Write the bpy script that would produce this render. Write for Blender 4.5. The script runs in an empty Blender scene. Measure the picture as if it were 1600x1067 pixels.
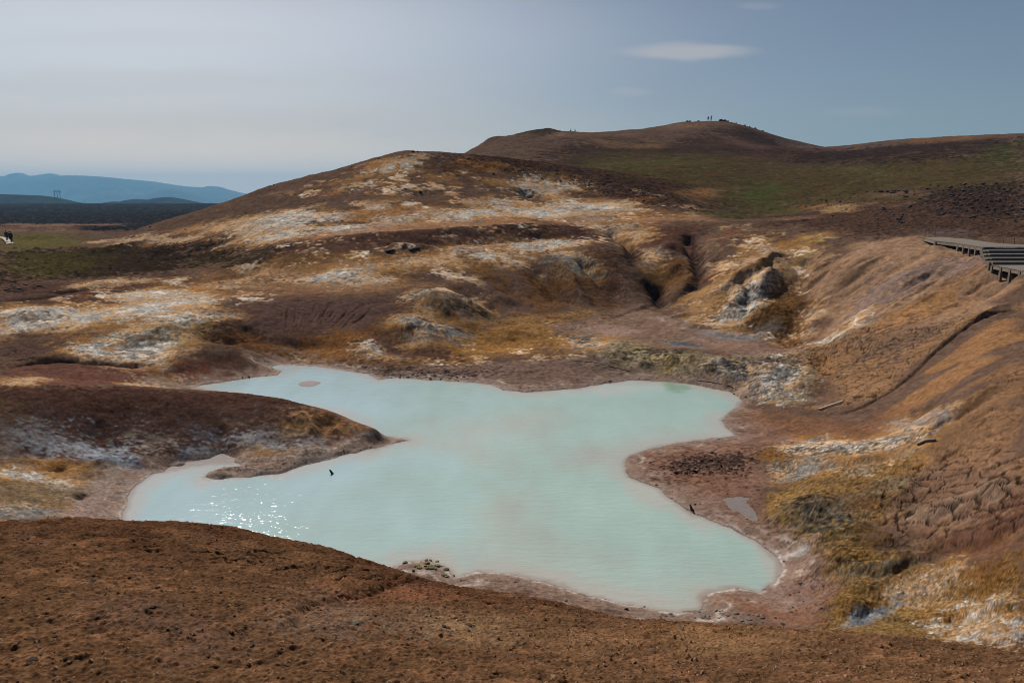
import bpy, bmesh, math, random, time
import numpy as np
from mathutils import Vector, Matrix, Euler
T0 = time.time()
random.seed(7)
S = bpy.context.scene
COL = S.collection
# ------------------------------------------------------------------ camera, sky, sun, exposure
F = 1066.7; TH = math.radians(12.1); CT, ST = math.cos(TH), math.sin(TH)
ZO = 10.0                                   # eye height above the pool's water level
cam = bpy.data.cameras.new('camera'); camo = bpy.data.objects.new('camera', cam); COL.objects.link(camo)
camo.location = (0, 0, ZO); camo.rotation_euler = (math.pi/2 - TH, 0, 0)
cam.sensor_width = 36; cam.lens = 24.0; cam.clip_start = 0.1; cam.clip_end = 200000
S.camera = camo
SUN_EL, SUN_AZ = math.radians(42.8), math.radians(-28)      # azimuth from +Y, negative = left
W = bpy.data.worlds.new('World'); S.world = W; W.use_nodes = True
wn, wl = W.node_tree.nodes, W.node_tree.links
wn.clear()
wo = wn.new('ShaderNodeOutputWorld'); wb = wn.new('ShaderNodeBackground'); sky = wn.new('ShaderNodeTexSky')
sky.sky_type = 'NISHITA'; sky.sun_disc = False; sky.sun_elevation = SUN_EL; sky.sun_rotation = SUN_AZ
sky.altitude = 400; sky.air_density = 0.9; sky.dust_density = 2.0; sky.ozone_density = 2.0
wb.inputs[1].default_value = 0.046
hs = wn.new('ShaderNodeHueSaturation'); hs.inputs['Saturation'].default_value = 1.0
wl.new(sky.outputs[0], hs.inputs['Color'])
# thin lens clouds high in the sky, placed by world direction
tc = wn.new('ShaderNodeTexCoord')
def wmath(op, a, b=None, c=None):
    n = wn.new('ShaderNodeMath'); n.operation = op
    for i, v in enumerate((a, b, c)):
        if v is None: continue
        if isinstance(v, (int, float)): n.inputs[i].default_value = v
        else: wl.new(v, n.inputs[i])
    return n.outputs[0]
sep = wn.new('ShaderNodeSeparateXYZ'); wl.new(tc.outputs['Generated'], sep.inputs[0])
wx = wmath('DIVIDE', sep.outputs[0], sep.outputs[1]); wz = wmath('DIVIDE', sep.outputs[2], sep.outputs[1])
comb = wn.new('ShaderNodeCombineXYZ'); wl.new(wx, comb.inputs[0]); wl.new(wmath('MULTIPLY', wz, 5.0), comb.inputs[1])
nz = wn.new('ShaderNodeTexNoise'); nz.inputs['Scale'].default_value = 9; nz.inputs['Detail'].default_value = 6
wl.new(comb.outputs[0], nz.inputs['Vector'])
tn = wn.new('ShaderNodeMix'); tn.data_type = 'RGBA'; tn.blend_type = 'MULTIPLY'; tn.inputs['Factor'].default_value = 1; wl.new(hs.outputs['Color'], tn.inputs['A']); tn.inputs['B'].default_value = (1.08, 1.0, .95, 1)
col_prev = tn.outputs['Result']
def px_dir(px, py):
    x = (px-800)/F; y = (533.5-py)/F
    return x/(CT+y*ST), (-ST+y*CT)/(CT+y*ST)
CLOUD_MIX = []
for (px, py, rx, ry, op, *cc) in ((60, 270, 1150, 190, .85, (13.6, 11.9, 10.5, 1)), (50, 300, 1100, 110, .85, (21.0, 16.4, 12.6, 1)), (100, 60, 1000, 150, .62, (13.2, 13.6, 14.2, 1)), (1075, 81, 118, 15, .6), (985, 145, 40, 8, .22), (1350, 175, 90, 10, .10), (1185, 10, 40, 7, .15),
                             (120, 130, 420, 26, .20), (420, 190, 420, 24, .16), (560, 120, 380, 18, .13), (230, 60, 300, 16, .12)):
    ax, az = px_dir(px, py)
    u = wmath('DIVIDE', wmath('SUBTRACT', wx, ax), rx/F); v = wmath('DIVIDE', wmath('SUBTRACT', wz, az), ry/F)
    v = wmath('ADD', v, wmath('MULTIPLY', wmath('SUBTRACT', nz.outputs[0], .5), .22 if cc else 1.2))
    r = wmath('SQRT', wmath('ADD', wmath('MULTIPLY', u, u), wmath('MULTIPLY', v, v)))
    mr = wn.new('ShaderNodeMapRange'); mr.interpolation_type = 'SMOOTHSTEP'
    wl.new(r, mr.inputs[0]); mr.inputs[1].default_value = 1.05; mr.inputs[2].default_value = .35 if not cc else .1
    mr.inputs[3].default_value = 0; mr.inputs[4].default_value = op
    front = wmath('GREATER_THAN', sep.outputs[1], 0.0)
    mx = wn.new('ShaderNodeMix'); mx.data_type = 'RGBA'
    wl.new(wmath('MULTIPLY', mr.outputs[0], front), mx.inputs['Factor']); wl.new(col_prev, mx.inputs['A'])
    mx.inputs['B'].default_value = cc[0] if cc else (9.5, 8.8, 8.6, 1)
    CLOUD_MIX.append(mx)
    col_prev = mx.outputs['Result']
wl.new(col_prev, wb.inputs[0]); wl.new(wb.outputs[0], wo.inputs[0])
sun = bpy.data.lights.new('sun', 'SUN'); suno = bpy.data.objects.new('sun', sun); COL.objects.link(suno)
sun.energy = 4.7; sun.angle = math.radians(0.53); sun.color = (1, .93, .84)
sdir = Vector((math.sin(SUN_AZ)*math.cos(SUN_EL), math.cos(SUN_AZ)*math.cos(SUN_EL), math.sin(SUN_EL)))
suno.rotation_euler = sdir.to_track_quat('Z', 'Y').to_euler(); suno.location = (-60, 60, 80)
S.view_settings.view_transform = 'Standard'; S.view_settings.look = 'None'
S.view_settings.exposure = 0.33; S.view_settings.gamma = 1.0
S.cycles.filter_width = 1.0; S.cycles.max_bounces = 6; S.cycles.diffuse_bounces = 2; S.cycles.volume_bounces = 0
K_ALB = 0.62                                # palette below is written as seen in light; this brings it to base colour

# ------------------------------------------------------------------ grid of the ground (fan of rows and columns)
C0 = 3.0
def s_of(py):
    y = (533.5-py)/F
    return (-ST+y*CT)/(CT+y*ST)
def r_of(px, py):
    y = (533.5-py)/F
    return ((px-800)/F)/(CT+y*ST)
def PY(px, py, Y): return (r_of(px, py)*Y, Y, s_of(py)*Y)
def PZ(px, py, Z):
    Y = Z/s_of(py); return (r_of(px, py)*Y, Y, Z)
def HZ(px, Y, Z):                            # ground hidden behind a crest, along the direction of column px
    return ((px-800)/F/0.95*Y, Y, Z)

WATER = -10.0
SHORE = [(300,604),(330,612),(370,622),(440,634),(500,645),(560,664),(600,680),(636,688),(600,697),(560,705),(520,714),(478,724),(440,738),(395,744),(345,747),(322,745),(330,737),
 (375,729),(372,723),(320,726),(262,735),(238,741),(215,755),(200,775),(190,806),(192,828),(300,850),(420,872),(520,884),(600,890),
 (626,879),(668,876),(700,890),(712,902),(745,893),(800,898),(860,912),(900,925),(960,940),(1010,951),(1050,956),(1098,952),(1100,934),(1112,925),(1150,919),
 (1190,925),(1212,908),(1222,886),(1208,866),(1190,850),(1140,825),(1080,801),(1052,782),(1035,766),(985,745),(974,727),(984,712),(1005,704),(1060,692),
 (1110,686),(1150,680),(1134,668),(1128,656),(1146,640),(1160,626),(1145,613),(1080,600),(1020,595),(985,594),(940,600),(900,607),(820,613),(790,608),(765,601),(745,598),
 (700,595),(660,593),(620,590),(592,593),(575,584),(545,580),(500,573),(460,570),(425,570),(414,574),(440,580),(432,586),(400,589),(350,597)]
shoreXY = np.array([PZ(p[0], p[1], WATER)[:2] for p in SHORE])

cps = []
def Yp(*t):
    for p in t: cps.append(PY(*p))
def Zp(*t):
    for p in t: cps.append(PZ(*p))
def Hp(*t):
    for p in t: cps.append(HZ(*p))
for i, p in enumerate(SHORE): Zp((p[0], p[1], -9.98))
# pool bed
Zp((760,700,-10.7),(900,800,-10.8),(600,790,-10.7),(1100,640,-10.6),(500,610,-10.5),(1050,880,-10.6),(350,780,-10.5),(850,650,-10.6))
# under and beside the camera
for x in (-8,-4,0,4,8): cps.append((x, 0.0, -1.65-0.02*x)); cps.append((x*.8, -2.5, -1.3))
# near ridge: bottom of view, middle, crest, hidden drop
Yp((0,1067,3.6),(400,1067,3.8),(800,1067,4.0),(1200,1067,4.0),(1600,1067,4.0),
   (0,940,5.1),(200,940,5.2),(400,940,5.6),(600,960,6.0),(800,990,6.2),(1100,1020,5.8),(1400,1030,5.4),(1600,1040,5.3),
   (0,870,6.8),(200,870,7.0),(380,885,7.2),(560,905,7.6))
Yp((-250,806,9.4),(0,812,9.2),(100,811,9.3),(200,814,9.4),(330,820,9.5),(430,838,9.5),(520,860,9.4),(590,883,9.4),(650,903,9.3),(700,915,9.2),(800,930,9.0),(870,941,8.9),(930,958,8.7),
   (1000,972,8.5),(1080,976,8.4),(1200,985,8.1),(1300,990,7.9),(1400,1000,7.5),(1500,1010,7.0),(1600,1020,6.6),(1800,1035,5.8))
Hp((-250,13.5,-7.9),(0,13.5,-7.9),(150,13.5,-8.2),(300,13.5,-8.3),(430,13,-8.1),(560,12.5,-8.0),(680,12.5,-8.4),(800,12.3,-8.5),(930,12,-8.6),(1050,11.8,-8.8),(1200,11,-8.5),(1300,10.5,-8.2),(1450,9.5,-7.5),(1600,8.5,-6.9))
# flat left of the pool
Zp((0,800,-9.5),(100,800,-9.85),(150,780,-9.9),(50,760,-9.55),(120,745,-9.7),(0,745,-9.3),(180,742,-9.85),(-250,780,-9.0))
# left hump: foot of its near face, crest, back
Zp((0,712,-9.2),(100,715,-9.5),(200,728,-9.85),(300,722,-9.85),(380,712,-9.85),(450,705,-9.8),(470,715,-9.85),(540,700,-9.85),(590,690,-9.9))
Yp((-250,606,27),(0,605,28),(100,605,28.6),(200,607,29),(300,611,29.2),(370,616,29.2),(430,622,29),(500,638,28.5),(530,648,28),(570,664,27.4),(588,675,26.8))
Zp((605,683,-9.95),(618,686,-9.95),(600,690,-9.95))
Yp((0,660,25.6),(100,660,26.2),(200,660,26.8),(300,660,26.9),(400,662,27.0),(480,668,26.8),(540,675,26.8))
Hp((0,32,-8.7),(150,32,-9.1),(300,32,-9.5))
# red flats behind the hump
Zp((-250,575,-9.0),(0,585,-9.0),(120,585,-9.25),(250,590,-9.7),(60,570,-9.0),(180,570,-9.25),(100,557,-9.0),(240,568,-9.3),(0,574,-9.05),(280,575,-9.4),(300,562,-9.15),(340,548,-8.95),(390,560,-9.4),(410,545,-9.3),(500,545,-9.5),(450,560,-9.85),
   (560,560,-9.6),(540,575,-9.95),(620,570,-9.7),(700,575,-9.8))
# smooth mound with cracks over the red flat
Yp((-250,525,45),(0,528,43),(80,520,43.5),(160,518,43.5),(0,556,39),(90,550,39.5),(180,553,39.5),(260,535,41),(240,500,44.5),(330,490,46),(330,525,42))
Yp((0,490,47),(100,485,48),(200,478,49),(0,465,53),(0,440,61),(150,440,60),(100,415,73),(0,400,92),(0,380,115),(150,380,108),(280,430,62),(300,400,74),(-250,440,60),(-250,380,115),
   (0,357,190),(120,357,170))
# scalloped amphitheatre
Yp((400,478,47.5),(470,470,49),(560,468,49),(620,470,48.5),(430,500,45),(500,500,45.5),(560,495,46),(380,520,43.5),(450,532,42.6),(520,530,42.8),(600,520,43.5),(620,500,45),(660,530,42.3))
Yp((700,470,48),(680,500,45.2),(720,540,42.2),(640,545,41.6),(660,520,43),(750,500,47),(800,520,44.5),(700,520,43.5))
Zp((850,590,-9.8),(900,570,-9.55),(780,560,-9.5),(850,545,-9.35),(800,530,-9.3),(950,570,-9.6),(900,540,-9.3),(930,590,-9.8))
# basin floor
Zp((900,520,-9.1),(1000,520,-9.05),(1100,525,-9.1),(1000,495,-8.9),(940,495,-8.9),(1040,478,-8.75),(1020,466,-8.6),(1150,540,-9.1),(1220,545,-9.15),(860,505,-8.95),(1060,540,-9.1),(960,510,-9.05))
# ledge between basin and pool
Zp((930,545,-9.2),(985,538,-9.0),(1040,550,-9.03),(1100,560,-9.07),(1150,562,-9.05),(1200,562,-8.98),(1250,548,-8.8),(1000,565,-9.5),(1060,578,-9.58),(1120,592,-9.62),(1180,602,-9.5),(1230,600,-9.25),(1020,590,-9.9),(1090,600,-9.93),
   (940,590,-9.8),(1010,588,-9.85),(1080,597,-9.9),(1150,618,-9.85),(1200,640,-9.75),(1245,645,-9.5))
Hp((1000,42,-9.15),(1100,42,-9.15),(1180,41.5,-9.15))
# shore on the right
Zp((1180,660,-9.85),(1200,700,-9.75),(1250,690,-9.6),(1300,690,-9.2),(1150,740,-9.85),(1100,715,-9.88),(1050,715,-9.9),(1180,800,-9.85),(1210,840,-9.85),(1250,880,-9.8),(1280,920,-9.75),(1150,940,-9.85),(1200,960,-9.8),(1250,970,-9.6),(1300,960,-9.3),(1230,760,-9.6),(1240,820,-9.6))
# right slopes, from far to near
Yp((1280,570,36),(1300,560,36.5),(1270,620,31.5),(1330,645,27.8),(1400,660,24.8),(1350,690,23.8),(1300,600,32.5),(1360,580,32),(1400,560,32.5),(1450,580,28.8),(1480,520,33),(1420,500,36.5),(1350,500,39),(1290,520,39.5),
   (1520,500,33),(1600,480,33.5),(1560,520,29),(1600,520,28),(1500,570,26.6),(1420,620,26.4),(1600,560,23.6),(1540,600,22),(1600,620,20.3),(1480,650,21),(1600,700,17.3),(1500,700,19.3),(1400,710,20.4),(1300,740,20.6),(1400,780,18.2),(1500,780,16.9),(1600,780,15.3),(1350,830,17.1),(1450,850,15.9),(1600,860,14.0))
Yp((1300,850,16.7),(1380,900,15.2),(1460,920,14.4),(1560,930,13.3),(1600,950,12.7),(1400,960,13.9),(1500,975,13.3),(1600,995,12.0),(1330,900,15.4),(1320,940,14.6),(1370,975,13.2),(1420,985,12.6),(1700,900,13),(1800,700,15.5),(1800,860,13))
Yp((1250,545,41.6),(1230,500,45.5),(1240,470,49),(1270,450,52),(1270,500,45),(1200,470,51),(1330,470,46),(1300,420,51),(1250,410,56),(1290,370,62),(1380,400,50),(1400,440,44),(1480,430,43),(1500,470,39),(1560,460,38.5),(1600,440,36.5),(1800,560,21))
# spur with the white face and the ravine
Yp((1120,352,76),(1180,368,67),(1205,380,63),(1212,398,59.5),(1190,420,56),(1150,440,54),(1110,465,52.2),(1080,485,50.8),(1120,500,48),(1180,512,46),(1190,480,47.6),(1160,490,47.8),(1215,440,53))
Yp((1110,380,66),(1130,400,61.5),(1100,420,58.5),(1060,455,55.5),(1090,440,56.5),(1078,375,72),(1090,395,66),(1040,365,73),(1040,385,67),(1020,400,65),(1050,400,65),(1020,430,60.5),(1060,430,61),(1040,455,57.5),(1000,450,57.5),(1080,402,64),(1010,470,55))
Yp((970,362,76),(985,380,71),(995,400,67),(960,385,66.5),(940,395,63),(900,398,62.5),(860,400,62),(950,430,58.5),(900,430,58.3),(900,460,54.5),(960,465,55),(850,470,53),(800,480,51.5),(820,440,56),(780,420,58),(740,440,54.5),(760,470,50.2),(850,490,50))
# middle of the front hill
Yp((1050,345,80),(960,352,78),(860,357,74),(760,365,69),(660,370,66),(560,375,64),(480,378,64),(860,385,66),(760,395,61.5),(660,405,58.5),(560,420,56),(460,430,57),(660,440,53.5),(560,450,52),(400,450,54),(380,400,66),(430,400,61),(300,450,55),
   (900,330,86),(800,335,80),(700,340,76),(600,345,74),(500,350,73),(400,352,78),(330,365,85),(250,372,94),(700,300,88),(600,300,86),(800,300,92),(500,310,88),(420,320,93),(900,300,98),(1000,320,92),(1080,320,92))
# crest of the front hill
Yp((160,381,108),(210,361,108),(260,344,107),(300,334,106),(340,322,106),(370,311,106),(400,298,106),(450,284,106),(480,276,106),(520,268,105),(560,256,104),(600,245,103),(640,237,102),(680,240,104),(720,242,106),(760,247,107),(820,254,108),(880,264,108),(950,276,107),(1010,292,103),(640,262,97),(760,270,98))
Hp((100,150,-9),(250,135,-8.5),(350,130,-5),(450,128,-1),(550,128,1.5),(640,128,4),(720,132,4.0),(350,180,-9),(500,180,-7),(600,190,-5))
# far plain
Yp((0,340,330),(150,340,330),(0,325,700),(200,328,600),(-250,340,330),(350,330,500))
# back hill
Yp((725,240,190),(760,223,196),(800,213,200),(830,206,203),(865,206,206),(890,209,215),(930,207,225),(1000,202,238),(1050,197,245),(1078,190,250),(1108,190,252),(1135,190,250),(1165,201,244),(1200,222,236),(1235,231,230),(1290,234,222),(1330,229,216),(1400,219,208),(1470,214,202),(1540,211,198),(1600,209,196),(1800,205,190))
Yp((775,217.5,198),(815,207.5,201),(850,204.5,204),(878,206.5,209),(905,209,217),(950,206,230),(1035,201,243),(1062,192,248),(1150,193.5,248),(1185,213,240),(1213,229,234))
Yp((900,240,165),(1000,235,180),(1100,230,192),(1000,262,142),(1100,260,150),(1200,260,160),(1300,260,155),(1400,250,150),(1600,250,140),(800,235,165),(1150,215,225),(1000,285,115),(1100,300,115),(1150,335,100),(1200,310,115),(1250,330,100),(1350,310,105),(1500,290,105),(1600,280,108),(1800,270,110),
   (1300,335,86),(1400,335,78),(1500,330,76),(1600,320,78),(1400,365,60),(1480,366,57),(1600,350,62),(1500,350,64),(1240,345,84),(1150,348,82),(1600,375,53),(1800,350,60))
Yp((1465,384,49.5),(1530,398,45.2),(1440,380,53))
for q in ((28.9,41.4,-4.4),(28.3,38.2,-4.45),(27.6,34,-4.6),(30,37,-4.4),(30.2,44.2,-3.85),(31,48,-3.75),(32,51.5,-3.68),(33,48,-3.6),(32,41,-4.3)): cps.append(q)
Hp((750,300,8),(900,330,8),(1100,340,16),(1300,320,10),(1500,300,12),(1700,300,12),(700,500,-8),(1100,600,2),(1500,600,5))
for r in (-1.2,-.6,0,.6,1.2): cps.append((r*1500,1500,-18)); cps.append((r*5000,5000,-62)); cps.append((r*20000,20000,-250))
cps = np.array(cps)

def to_uv(X, Y): return X/(Y+C0), np.log(Y+C0)
pu, pv = to_uv(cps[:,0], cps[:,1]); pt = cps[:,2]/(cps[:,1]+C0)
def tps(d2): return 0.5*d2*np.log(d2+1e-12)
n = len(pu)
Kd = (pu[:,None]-pu[None])**2 + (pv[:,None]-pv[None])**2
A = np.zeros((n+3, n+3)); A[:n,:n] = tps(Kd) + np.eye(n)*3e-6
A[:n,n] = 1; A[:n,n+1] = pu; A[:n,n+2] = pv; A[n:,:n] = A[:n,n:].T
wgt = np.linalg.solve(A, np.concatenate([pt, [0,0,0]]))
# coarse field
AMAX = 1.2; B0, B1 = math.log(C0-1.8), math.log(11000.0)
LNA, LNB = 480, 900
la = np.linspace(-AMAX, AMAX, LNA); lb = np.linspace(B0, B1, LNB)
LT = np.empty((LNB, LNA))
for i in range(LNB):
    d2 = (la[:,None]-pu[None])**2 + (lb[i]-pv[None])**2
    LT[i] = tps(d2)@wgt[:n] + wgt[n] + wgt[n+1]*la + wgt[n+2]*lb[i]
LZ = LT*np.exp(lb)[:,None]
far = np.clip((np.exp(lb)-500)/600, 0, 1)[:,None]
LZ = LZ*(1-far) + (-18 - (np.exp(lb)[:,None]-1500)*0.0125)*far
print('rbf', len(cps), round(time.time()-T0,1))

def coarse(X, Y, G=None):
    G = LZ if G is None else G
    u, v = to_uv(X, Y)
    fi = np.clip((u+AMAX)/(2*AMAX)*(LNA-1), 0, LNA-1.001); fj = np.clip((v-B0)/(B1-B0)*(LNB-1), 0, LNB-1.001)
    i = fi.astype(int); j = fj.astype(int); x = fi-i; y = fj-j
    return (G[j,i]*(1-x)+G[j,i+1]*x)*(1-y) + (G[j+1,i]*(1-x)+G[j+1,i+1]*x)*y

# full grid
def dens(fn, lo, hi, N):
    t = np.linspace(lo, hi, 20000); d = fn(t); c = np.concatenate([[0], np.cumsum((d[1:]+d[:-1])/2)])
    return np.interp(np.linspace(0, c[-1], N), c, t)
NA, NB = 1700, 1980
ga = dens(lambda t: np.where(np.abs(t) < .79, 1.0, .22), -1.15, 1.15, NA)
def bd(t):
    Y = np.exp(t)-C0
    return np.interp(Y, [-2,2,3.6,10.5,12.5,20,80,110,300,500,2000,30000], [60,100,700,820,420,420,420,300,260,90,40,30])
gb = dens(bd, B0, B1, NB)
YY = (np.exp(gb)-C0)[:,None]*np.ones((1,NA)); XX = ga[None,:]*(YY+C0)
UU = np.broadcast_to(ga[None,:], YY.shape); VV = np.broadcast_to(gb[:,None], YY.shape)
SC = (YY+C0)
# bicubic-ish (Catmull-Rom) upsample of a coarse array to the full grid, separable
def up(G):
    def ax(pos, N):
        f = np.clip(pos, 0, N-1.0001); i = f.astype(int); t = f-i
        idx = [np.clip(i+k, 0, N-1) for k in (-1,0,1,2)]
        w = [-.5*t**3+t**2-.5*t, 1.5*t**3-2.5*t**2+1, -1.5*t**3+2*t**2+.5*t, .5*t**3-.5*t**2]
        return idx, w
    ia, wa = ax((ga+AMAX)/(2*AMAX)*(LNA-1), LNA); ib, wb_ = ax((gb-B0)/(B1-B0)*(LNB-1), LNB)
    T = sum(G[:, ia[k]]*wa[k][None,:] for k in range(4))
    return sum(T[ib[k]]*wb_[k][:,None] for k in range(4))
Z = up(LZ)
# ---- noise
_rng = np.random.RandomState(3)
_perm = _rng.permutation(4096); _g = _rng.uniform(0, 2*np.pi, 4096); _gx, _gy = np.cos(_g).astype(np.float32), np.sin(_g).astype(np.float32)
def perlin(x, y, seed=0):
    x = x.astype(np.float32); y = y.astype(np.float32)
    xi = np.floor(x); yi = np.floor(y); fx = x-xi; fy = y-yi
    xi = xi.astype(np.int32); yi = yi.astype(np.int32)
    u = fx*fx*fx*(fx*(fx*6-15)+10); v = fy*fy*fy*(fy*(fy*6-15)+10)
    def gr(i, j, dx, dy):
        h = _perm[(_perm[(i+seed*57) & 4095] + j) & 4095]
        return _gx[h]*dx + _gy[h]*dy
    a = gr(xi, yi, fx, fy); b = gr(xi+1, yi, fx-1, fy); c = gr(xi, yi+1, fx, fy-1); d = gr(xi+1, yi+1, fx-1, fy-1)
    return ((a+(b-a)*u) + ((c+(d-c)*u)-(a+(b-a)*u))*v)*1.5
def fbm(x, y, o=4, seed=0, gain=.5, ridged=False):
    s = 0; amp = 1; t = 0
    for k in range(o):
        c, q = math.cos(1.1*k+seed), math.sin(1.1*k+seed)
        nse = perlin((x*c-y*q)*2.03**k+17.3*k, (x*q+y*c)*2.03**k-9.1*k, seed+k)
        if ridged: nse = 1-2*np.abs(nse)
        s = s+nse*amp; t += amp; amp *= gain
    return s/t
def sm(x, a, b):
    t = np.clip((x-a)/(b-a), 0, 1); return t*t*(3-2*t)

# ---- shape tools working in world metres
def segdist(X, Y, P, closed=False):
    d2 = np.full(X.shape, 1e18); P = np.asarray(P); m = len(P)
    for i in range(m if closed else m-1):
        a = P[i]; b = P[(i+1) % m]; ab = b-a; L = ab@ab+1e-12
        t = np.clip(((X-a[0])*ab[0]+(Y-a[1])*ab[1])/L, 0, 1)
        d2 = np.minimum(d2, (X-a[0]-t*ab[0])**2+(Y-a[1]-t*ab[1])**2)
    return np.sqrt(d2)
def inside(X, Y, P):
    P = np.asarray(P); c = np.zeros(X.shape, bool); m = len(P); j = m-1
    for i in range(m):
        yi, yj, xi, xj = P[i][1], P[j][1], P[i][0], P[j][0]
        if yi != yj: c ^= ((yi > Y) != (yj > Y)) & (X < (xj-xi)*(Y-yi)/(yj-yi)+xi)
        j = i
    return c
def window(P, pad):
    P = np.asarray(P); y0, y1 = P[:,1].min()-pad, P[:,1].max()+pad
    r = np.where((YY[:,0] >= y0) & (YY[:,0] <= y1))[0]
    if len(r) == 0: return None
    a0 = min((P[:,0].min()-pad)/(max(y, -2.5)+C0) for y in (y0, y1)); a1 = max((P[:,0].max()+pad)/(max(y, -2.5)+C0) for y in (y0, y1))
    c = np.where((ga >= a0) & (ga <= a1))[0]
    if len(c) == 0: return None
    return slice(r[0], r[-1]+1), slice(c[0], c[-1]+1)
# pool basin
win = window(shoreXY, 3.0)
xw, yw = XX[win], YY[win]
nwarp = fbm(xw*1.3, yw*1.3, 4, 5)*.16
sd = segdist(xw, yw, shoreXY, True); sd = np.where(inside(xw, yw, shoreXY), -sd, sd)+nwarp
SD = np.full(YY.shape, 9.0); SD[win] = np.clip(sd, -6, 3)
Z = np.where(SD < 0, np.minimum(Z, WATER+SD*.22), Z)
Z = np.where((SD >= 0) & (SD < 3), np.maximum(Z, WATER+SD*.05), Z)
def blur_pool():
    pass
# coarse copy used for ray hits (what a direction of the photograph lands on)
def resample_coarse():
    fi = np.interp(la, ga, np.arange(NA)); fj = np.interp(lb, gb, np.arange(NB))
    i = np.clip(fi.astype(int), 0, NA-2); j = np.clip(fj.astype(int), 0, NB-2); x = (fi-i)[None]; y = (fj-j)[:,None]
    return (Z[j][:,i]*(1-x)+Z[j][:,i+1]*x)*(1-y)+(Z[j+1][:,i]*(1-x)+Z[j+1][:,i+1]*x)*y
LZ2 = resample_coarse()
RT = np.exp(np.linspace(math.log(2.5), math.log(2500), 1400))
def hit(px, py):
    """where the direction of pixel (px,py) meets the bare ground"""
    r, s = r_of(px, py), s_of(py)
    z = coarse(r*RT, RT, LZ2)
    k = np.where(s*RT < z)[0]
    if len(k) == 0: return None
    k = k[0]
    if k == 0: return (r*RT[0], RT[0], s*RT[0])
    d0 = s*RT[k-1]-z[k-1]; d1 = s*RT[k]-z[k]; t = d0/(d0-d1+1e-9); Y = RT[k-1]+(RT[k]-RT[k-1])*t
    return (r*Y, Y, s*Y)
def hits(P):
    o = [hit(*p) for p in P]; return np.array([q[:2] for q in o if q is not None])
print('base', round(time.time()-T0,1))
# ------------------------------------------------------------------ folds, gullies, cracks
def fold(P, w, d, wob=.35, taper=True, steps=None):
    """groove (d<0) or rib (d>0) of half-width w metres along a line on the ground"""
    H = hits(P)
    if len(H) < 2: return
    win = window(H, w*3)
    if win is None: return
    x, y = XX[win], YY[win]
    k = 1.0/max(w*2.2, .05)
    nx = fbm(x*k*.6, y*k*.6, 3, int(abs(H[0][0]*31)) % 50)*w*wob*2
    ny = fbm(x*k*.6+40, y*k*.6, 3, int(abs(H[0][1]*17)) % 50)*w*wob*2
    ds = segdist(x+nx, y+ny, H)
    g = np.exp(-(ds/w)**2)
    if taper:
        e = np.minimum(np.hypot(x-H[0][0], y-H[0][1]), np.hypot(x-H[-1][0], y-H[-1][1]))
        L = np.hypot(*(H[0]-H[-1]))+.01; g = g*sm(e, -w*.5, min(L*.3, w*5)+.01)
    Z[win] += d*g
def mound(px, py, r, h, sx=1.0):
    q = hit(px, py)
    if q is None: return
    win = window([q[:2]], r*3*max(1, sx))
    if win is None: return
    x, y = XX[win]-q[0], YY[win]-q[1]
    a = math.atan2(q[0], q[1]); xr = (x*math.cos(a)-y*math.sin(a))/sx; yr = x*math.sin(a)+y*math.cos(a)
    nz = 1+.45*fbm(x/r*1.2+px, y/r*1.2, 3, px % 40)
    Z[win] += h*np.exp(-((xr**2+yr**2)/(r*nz)**2))
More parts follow.
